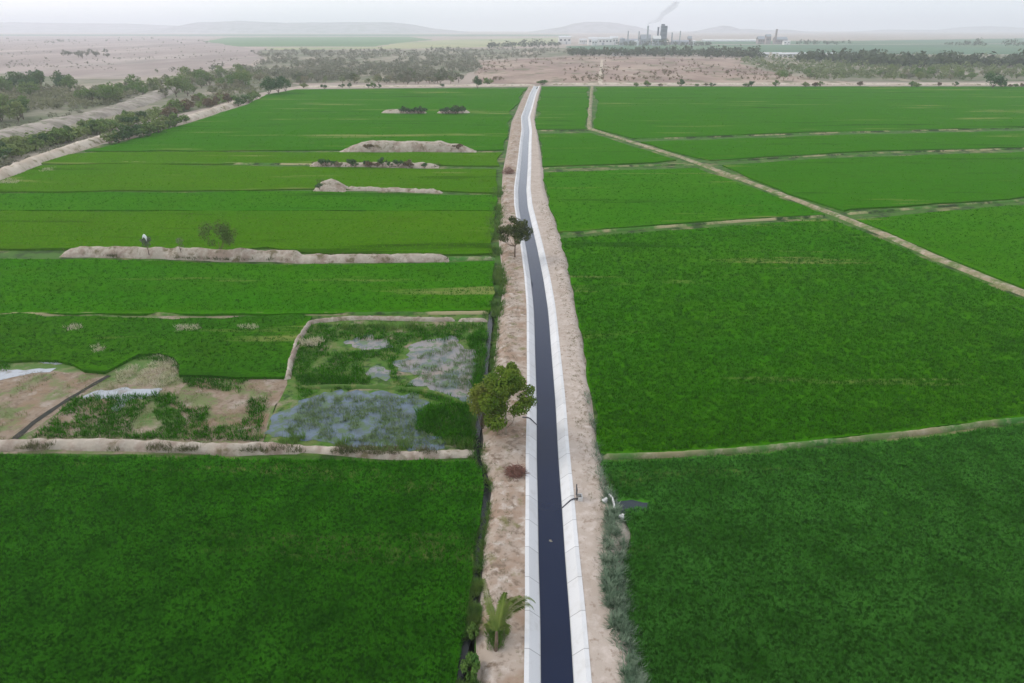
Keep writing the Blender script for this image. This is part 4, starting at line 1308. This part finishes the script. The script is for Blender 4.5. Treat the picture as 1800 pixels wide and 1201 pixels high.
scrub_mass("tree_line", [[(1660, 80), (1720, 80), (1720, 81.2), (1660, 81.2)], [(1720, 81), (1900, 80), (1900, 81.5), (1720, 82)], [(1085, 81.4), (1250, 80.8), (1250, 82), (1085, 82.4)], [(1390, 78), (1500, 78), (1500, 79), (1390, 79)], [(860, 83), (985, 80), (985, 82), (860, 86)]], 0.22, 5.0, 8.5, LEAF_TEAL, "distant hazy rows of trees around the factory and right fields", "trees")
scrub_mass("scrub_patches", [[(842, 106), (1010, 99), (1320, 104), (1380, 120), (1440, 142), (960, 145), (840, 142)]], 0.03, 0.8, 2.2, LEAF_BROWN, "scattered low brown bushes on the dry scrubland", "bushes", patch=(0.02, -0.1))
scrub_mass("scrub_patches", [[(250, 128), (330, 126), (420, 116), (455, 112), (430, 118), (330, 130)], [(-40, 69), (260, 67), (370, 72), (380, 78), (200, 76), (-40, 78)]], 0.03, 2.5, 4.5, LEAF_GREY, "patchy low scrub at the edges of the dry plain", "bushes", patch=(0.01, -0.1))
scrub_mass("undergrowth", [[(-90, 140), (0, 143), (130, 146), (200, 150), (300, 140), (420, 122), (480, 138), (520, 148), (470, 158), (420, 172), (330, 182), (250, 182), (60, 196), (-90, 225)]], 0.08, 1.2, 2.6, LEAF_SCRUB, "low undergrowth between the trees left of the fields", "undergrowth", patch=(0.02, -0.1))
scrub_mass("scrub_patches", [[(-60, 76), (150, 72), (400, 84), (460, 98), (380, 116), (200, 124), (-60, 120)], [(-60, 252), (100, 216), (230, 184), (300, 158), (290, 152), (200, 178), (60, 212), (-60, 238)], [(-60, 330), (60, 284), (170, 246), (165, 240), (40, 280), (-60, 320)]], 0.022, 0.7, 1.8, LEAF_GREY, "small grey brown bushes dotted over the dry plain and embankments at the left", "bushes", patch=(0.01, -0.15))
scrub_mass("undergrowth", [[(-120, 303), (-60, 288), (0, 266), (100, 241), (170, 226), (250, 206), (325, 188), (400, 174), (410, 180), (325, 196), (240, 222), (170, 238), (100, 256), (0, 286), (-80, 316)]], 0.09, 1.2, 2.2, LEAF_GREEN, "dense low green growth filling the hedge between the embankments", "undergrowth")
# ------------------------------------------------------------------ factory and houses on the plain
PALEW = plain("pale_wall", (0.74, 0.73, 0.70, 1))
PALER = plain("pale_roof", (0.66, 0.66, 0.66, 1))
GREYW = plain("grey_cladding", (0.33, 0.35, 0.38, 1))
DARKW = plain("dark_cladding", (0.10, 0.12, 0.16, 1))
PINKW = plain("pink_masonry", (0.36, 0.29, 0.29, 1))
GLASS = plain("window_dark", (0.05, 0.06, 0.07, 1), 0.3)


def shed(name, px, py, w, d, h, wall, roofm, label, group=None, pitch=0.18, cat="building", nwin=4):
    p = at(px, py)
    r = empty(name, p)
    tag(r, label, cat, group)
    MB().box((0, d / 2, h / 2), (w, d, h)).build("wall", wall, r)
    MB().gable((0, d / 2, h + 0.02), (w, d), d * pitch, 0.6).build("roof", roofm, r)
    for i in range(nwin):
        x = -w / 2 + w * (i + 0.5) / nwin
        MB().box((x, -0.06, h * 0.62), (w / nwin * 0.45, 0.14, h * 0.25), bev=0.02).build("window", GLASS, r)
    MB().box((w * 0.12, -0.07, h * 0.2), (w * 0.1, 0.16, h * 0.4), bev=0.02).build("door", GREYW, r)
    return r


def stack(name, px, py, r, h, mat, label, group=None, cat="chimney"):
    p = at(px, py)
    o = MB().lathe((0, 0, 0), [(r * 1.5, 0), (r * 1.35, h * 0.06), (r, h * 0.12), (r * 0.8, h * 0.96), (r * 0.95, h * 0.965), (r * 0.95, h), (r * 0.6, h)]).build(name, mat)
    o.location = p
    return tag(o, label, cat, group)


def silo(px, py, r, h, mat, label, group=None):
    p = at(px, py)
    o = empty("storage_tank", p)
    tag(o, label, "tank", group)
    MB().lathe((0, 0, 0), [(r, 0), (r, h), (r * 1.04, h + .01), (r * 1.04, h + 0.4), (r * 0.9, h + 0.4)], 18).build("shell", mat, o)
    MB().lathe((0, 0, h + 0.42), [(r * 1.02, 0), (r * 0.6, r * 0.22), (r * 0.08, r * 0.34)], 18).build("roof", mat, o)
    return o


shed("factory_hall", 993, 78, 34, 22, 17, PALEW, PALER, "bright white block at the left end of the factory", nwin=3)
shed("factory_hall", 1025, 77.5, 22, 14, 11, PALEW, PALER, "small white hall between the white block and the long pale hall")
shed("factory_hall", 1055, 79.5, 62, 20, 15, PALEW, PALER, "long pale factory hall left of the chimneys", nwin=7)
shed("factory_hall", 1079, 79, 22, 20, 17, PALEW, PALER, "tall narrow white hall at the right end of the long pale hall", nwin=3)
shed("factory_hall", 1045, 80.5, 14, 12, 12, PALEW, PALER, "small bright white hall in front of the long pale hall", nwin=2)
shed("factory_hall", 1111, 79.5, 36, 22, 11, GREYW, GREYW, "grey factory hall beneath the thin chimneys", nwin=5)
shed("factory_hall", 1135, 79.5, 26, 22, 14, GREYW, GREYW, "dark grey boiler hall with a steep roof under the smoking chimney", pitch=0.5, nwin=4)
shed("factory_hall", 1154, 80.5, 20, 14, 16, GREYW, PALEW, "grey hall with a bright white roof left of the dark tower", pitch=0.5, nwin=3)
shed("factory_hall", 1196, 79, 44, 20, 8, GREYW, GREYW, "low grey hall right of the dark tower", nwin=6)
shed("factory_hall", 1212, 78.8, 10, 10, 15, PINKW, GREYW, "narrow reddish tower house at the right of the factory", pitch=0.6, nwin=1)
tw = empty("factory_tower", at(1166, 79.5))
tag(tw, "tall dark blocky process tower of the factory", "tower")
m = MB()
m.box((0, 9, 23), (15, 15, 46), bev=0.3)
m.build("body", DARKW, tw)
for k in range(4):
    MB().box((0, 9, 9 + 10 * k), (16.2, 16.2, 0.9), bev=0.1).build("platform", GREYW, tw)
MB().box((-3, 9, 48.2), (8, 8, 4), bev=0.2).build("roof_house", DARKW, tw)
stack("factory_chimney", 1137, 79.5, 2.6, 46, GREYW, "grey factory chimney with smoke trailing from it", "chimneys of the factory")
stack("factory_chimney", 1155, 79.8, 2.8, 43, DARKW, "dark factory chimney just left of the dark tower", "chimneys of the factory")
stack("factory_chimney", 1103, 79.5, 1.8, 34, GREYW, "thin pale chimney at the left of the factory's chimneys", "chimneys of the factory")
stack("factory_chimney", 1122, 79.5, 2.0, 33, GREYW, "short thin chimney between the pale and the smoking chimney", "chimneys of the factory")
stack("factory_chimney", 1180, 79.5, 2.0, 30, GREYW, "short thin chimney just right of the dark tower", "chimneys of the factory")
stack("factory_chimney", 1194, 79, 1.6, 34, GREYW, "slender faint chimney over the low grey hall", "chimneys of the factory")
silo(1118, 80.6, 6, 10, PALER, "squat pale tank in front of the grey factory hall")
silo(1218, 80, 7, 10, PALER, "squat pale tank at the right end of the factory")
silo(1093, 80.5, 7, 16, GREYW, "tall grey tank at the left foot of the factory")
# second, farther works
shed("works_hall", 1338, 77, 20, 18, 12, PINKW, GREYW, "left pinkish building of the farther works right of the factory", nwin=3, pitch=0.4)
shed("works_hall", 1350, 77.4, 13, 14, 19, PINKW, GREYW, "tall pinkish building in the middle of the farther works", nwin=3, pitch=0.4)
shed("works_hall", 1373, 77.2, 34, 22, 11, PINKW, GREYW, "broad pinkish building at the right of the farther works", nwin=5, pitch=0.3)
shed("works_hall", 1383, 78.8, 18, 10, 8, PALEW, PALER, "little white house in front of the farther works", nwin=2)
stack("works_chimney", 1362, 77.2, 3.4, 38, PINKW, "thick dark topped chimney of the farther works", None)
pg = empty("greenhouse", at(1292, 73.2))
tag(pg, "long low white greenhouse between the factory and the farther works", "greenhouse")
for k in range(6):
    MB().gable(((k - 2.5) * 36, 12, 3.2), (34, 24), 3.2, 0.3).build("roof", PALEW, pg)
MB().box((0, 12, 1.6), (214, 24, 3.2), bev=0.1).build("wall", PALER, pg)
HX = [(1342, 101.0, 16), (1366, 100.8, 14), (1379, 101.5, 18), (1390, 101.2, 14), (1410, 100.9, 18), (1425, 101.6, 22), (1462, 101.3, 15), (1486, 101.6, 13)]
HL = ["leftmost white house of the row among the scrub", "second white house of the row among the scrub, beside a gap", "third white house of the row, in its bright middle", "small white house right of the bright middle of the row",
      "white house just left of the widest one in the row", "widest white house of the row among the scrub", "white house right of the widest one in the row", "rightmost small white house of the row among the scrub"]
for (px, py, w), lb in zip(HX, HL):
    shed("small_house", px, py, w, 8, 5.0, PALEW, PALER, lb, "white houses among the scrub", cat="house", nwin=3)
shed("small_house", 1080, 98.5, 6, 5, 4, PALEW, PALER, "tiny white hut at the top edge of the brown scrubland, left one", None, cat="hut", nwin=1)
shed("small_house", 1093, 98.5, 6, 5, 4, PALEW, PALER, "tiny white hut at the top edge of the brown scrubland, right one", None, cat="hut", nwin=1)

# smoke
sm_pts = [at_far(1137, 52, 2030), at_far(1138, 47, 2030), at_far(1142, 42, 2040), at_far(1150, 37, 2050), at_far(1158, 33, 2055), at_far(1166, 25, 2060), at_far(1176, 18, 2070), at_far(1185, 9, 2080), at_far(1194, 3, 2090)]
m = MB()
sm_pts = [p + Vector((3 * math.sin(i * 2.1), 0, 2 * math.sin(i * 1.3))) for i, p in enumerate(sm_pts)]
m.tube([tuple(p) for p in sm_pts], [1.4, 2.0, 3.0, 4.2, 6.0, 7.0, 8.5, 9.5, 5.0], 12)
me = py_mesh("smoke_plume", m.V, m.F, None, True)
smk = bpy.data.materials.new("smoke")
smk.use_nodes = True
N, L = smk.node_tree.nodes, smk.node_tree.links
N.remove(N['Principled BSDF'])
pv = N.new("ShaderNodeVolumePrincipled")
pv.inputs['Color'].default_value = (0.25, 0.25, 0.27, 1)
pv.inputs['Density'].default_value = 0.016
L.new(pv.outputs[0], N['Material Output'].inputs['Volume'])
me.materials.append(smk)
tag(obj("smoke_plume", me), "thin grey smoke drifting up from the factory chimney", "smoke", None, 'stuff')

# ------------------------------------------------------------------ hills on the horizon


def hill(crest, dist, depth, seed, mat=HILLM):
    xs_ = np.array([c[0] for c in crest], float)
    ys_ = np.array([c[1] for c in crest], float)
    n, m = 90, 11
    V, F = [], []
    for i in range(n):
        px = xs_[0] + (xs_[-1] - xs_[0]) * i / (n - 1)
        py = float(np.interp(px, xs_, ys_))
        top = at_far(px, py, dist)
        H = max(0.0, top.z)
        for j in range(m):
            s = -1 + 2 * j / (m - 1)
            k = (1 - abs(s) ** 1.5)
            y = dist + s * depth
            z = H * k * (1 + 0.10 * mnoise.noise(Vector((top.x / 160, y / 260, seed))) * (1 if j != m // 2 else 0.5))
            V.append((top.x, y, z - 1 if abs(s) == 1 else z))
    for i in range(n - 1):
        for j in range(m - 1):
            F.append((i * m + j, (i + 1) * m + j, (i + 1) * m + j + 1, i * m + j + 1))
    tag(obj("hill", py_mesh("hill", V, F, mat, True)), None, None, None, 'structure')


hill([(-700, 40), (-300, 38.5), (0, 39), (80, 40), (140, 41), (220, 41.5), (280, 44), (360, 47), (420, 55)], 8600, 900, 1)
hill([(270, 55), (305, 48), (345, 39.5), (380, 38.5), (420, 36.5), (450, 38), (500, 40), (600, 39), (690, 39), (725, 43), (760, 50), (820, 56)], 7600, 700, 2)
hill([(930, 56), (985, 48), (1010, 41), (1030, 38.5), (1070, 39), (1090, 41.5), (1115, 46), (1140, 52), (1160, 56)], 7800, 500, 3)
hill([(1220, 56), (1250, 49), (1270, 45), (1285, 46.5), (1300, 51), (1320, 51), (1345, 53), (1380, 52), (1420, 56)], 7800, 400, 4)
hill([(1480, 58), (1560, 52), (1650, 53), (1700, 47), (1740, 46), (1800, 49), (2000, 46), (2400, 48)], 9400, 600, 5)

# ------------------------------------------------------------------ haze: one even body of air round the whole scene
hz = MB()
hz.box((0, 5300, 75), (22200, 11600, 152))
me = py_mesh("haze", hz.V, hz.F, None)
hm = bpy.data.materials.new("haze")
hm.use_nodes = True
N, L = hm.node_tree.nodes, hm.node_tree.links
N.remove(N['Principled BSDF'])
pv = N.new("ShaderNodeVolumePrincipled")
pv.inputs['Color'].default_value = (0.93, 0.95, 1.0, 1)
pv.inputs['Density'].default_value = 0.00020
pv.inputs['Anisotropy'].default_value = 0.2
L.new(pv.outputs[0], N['Material Output'].inputs['Volume'])
me.materials.append(hm)
tag(obj("haze", me), None, None, None, 'stuff')
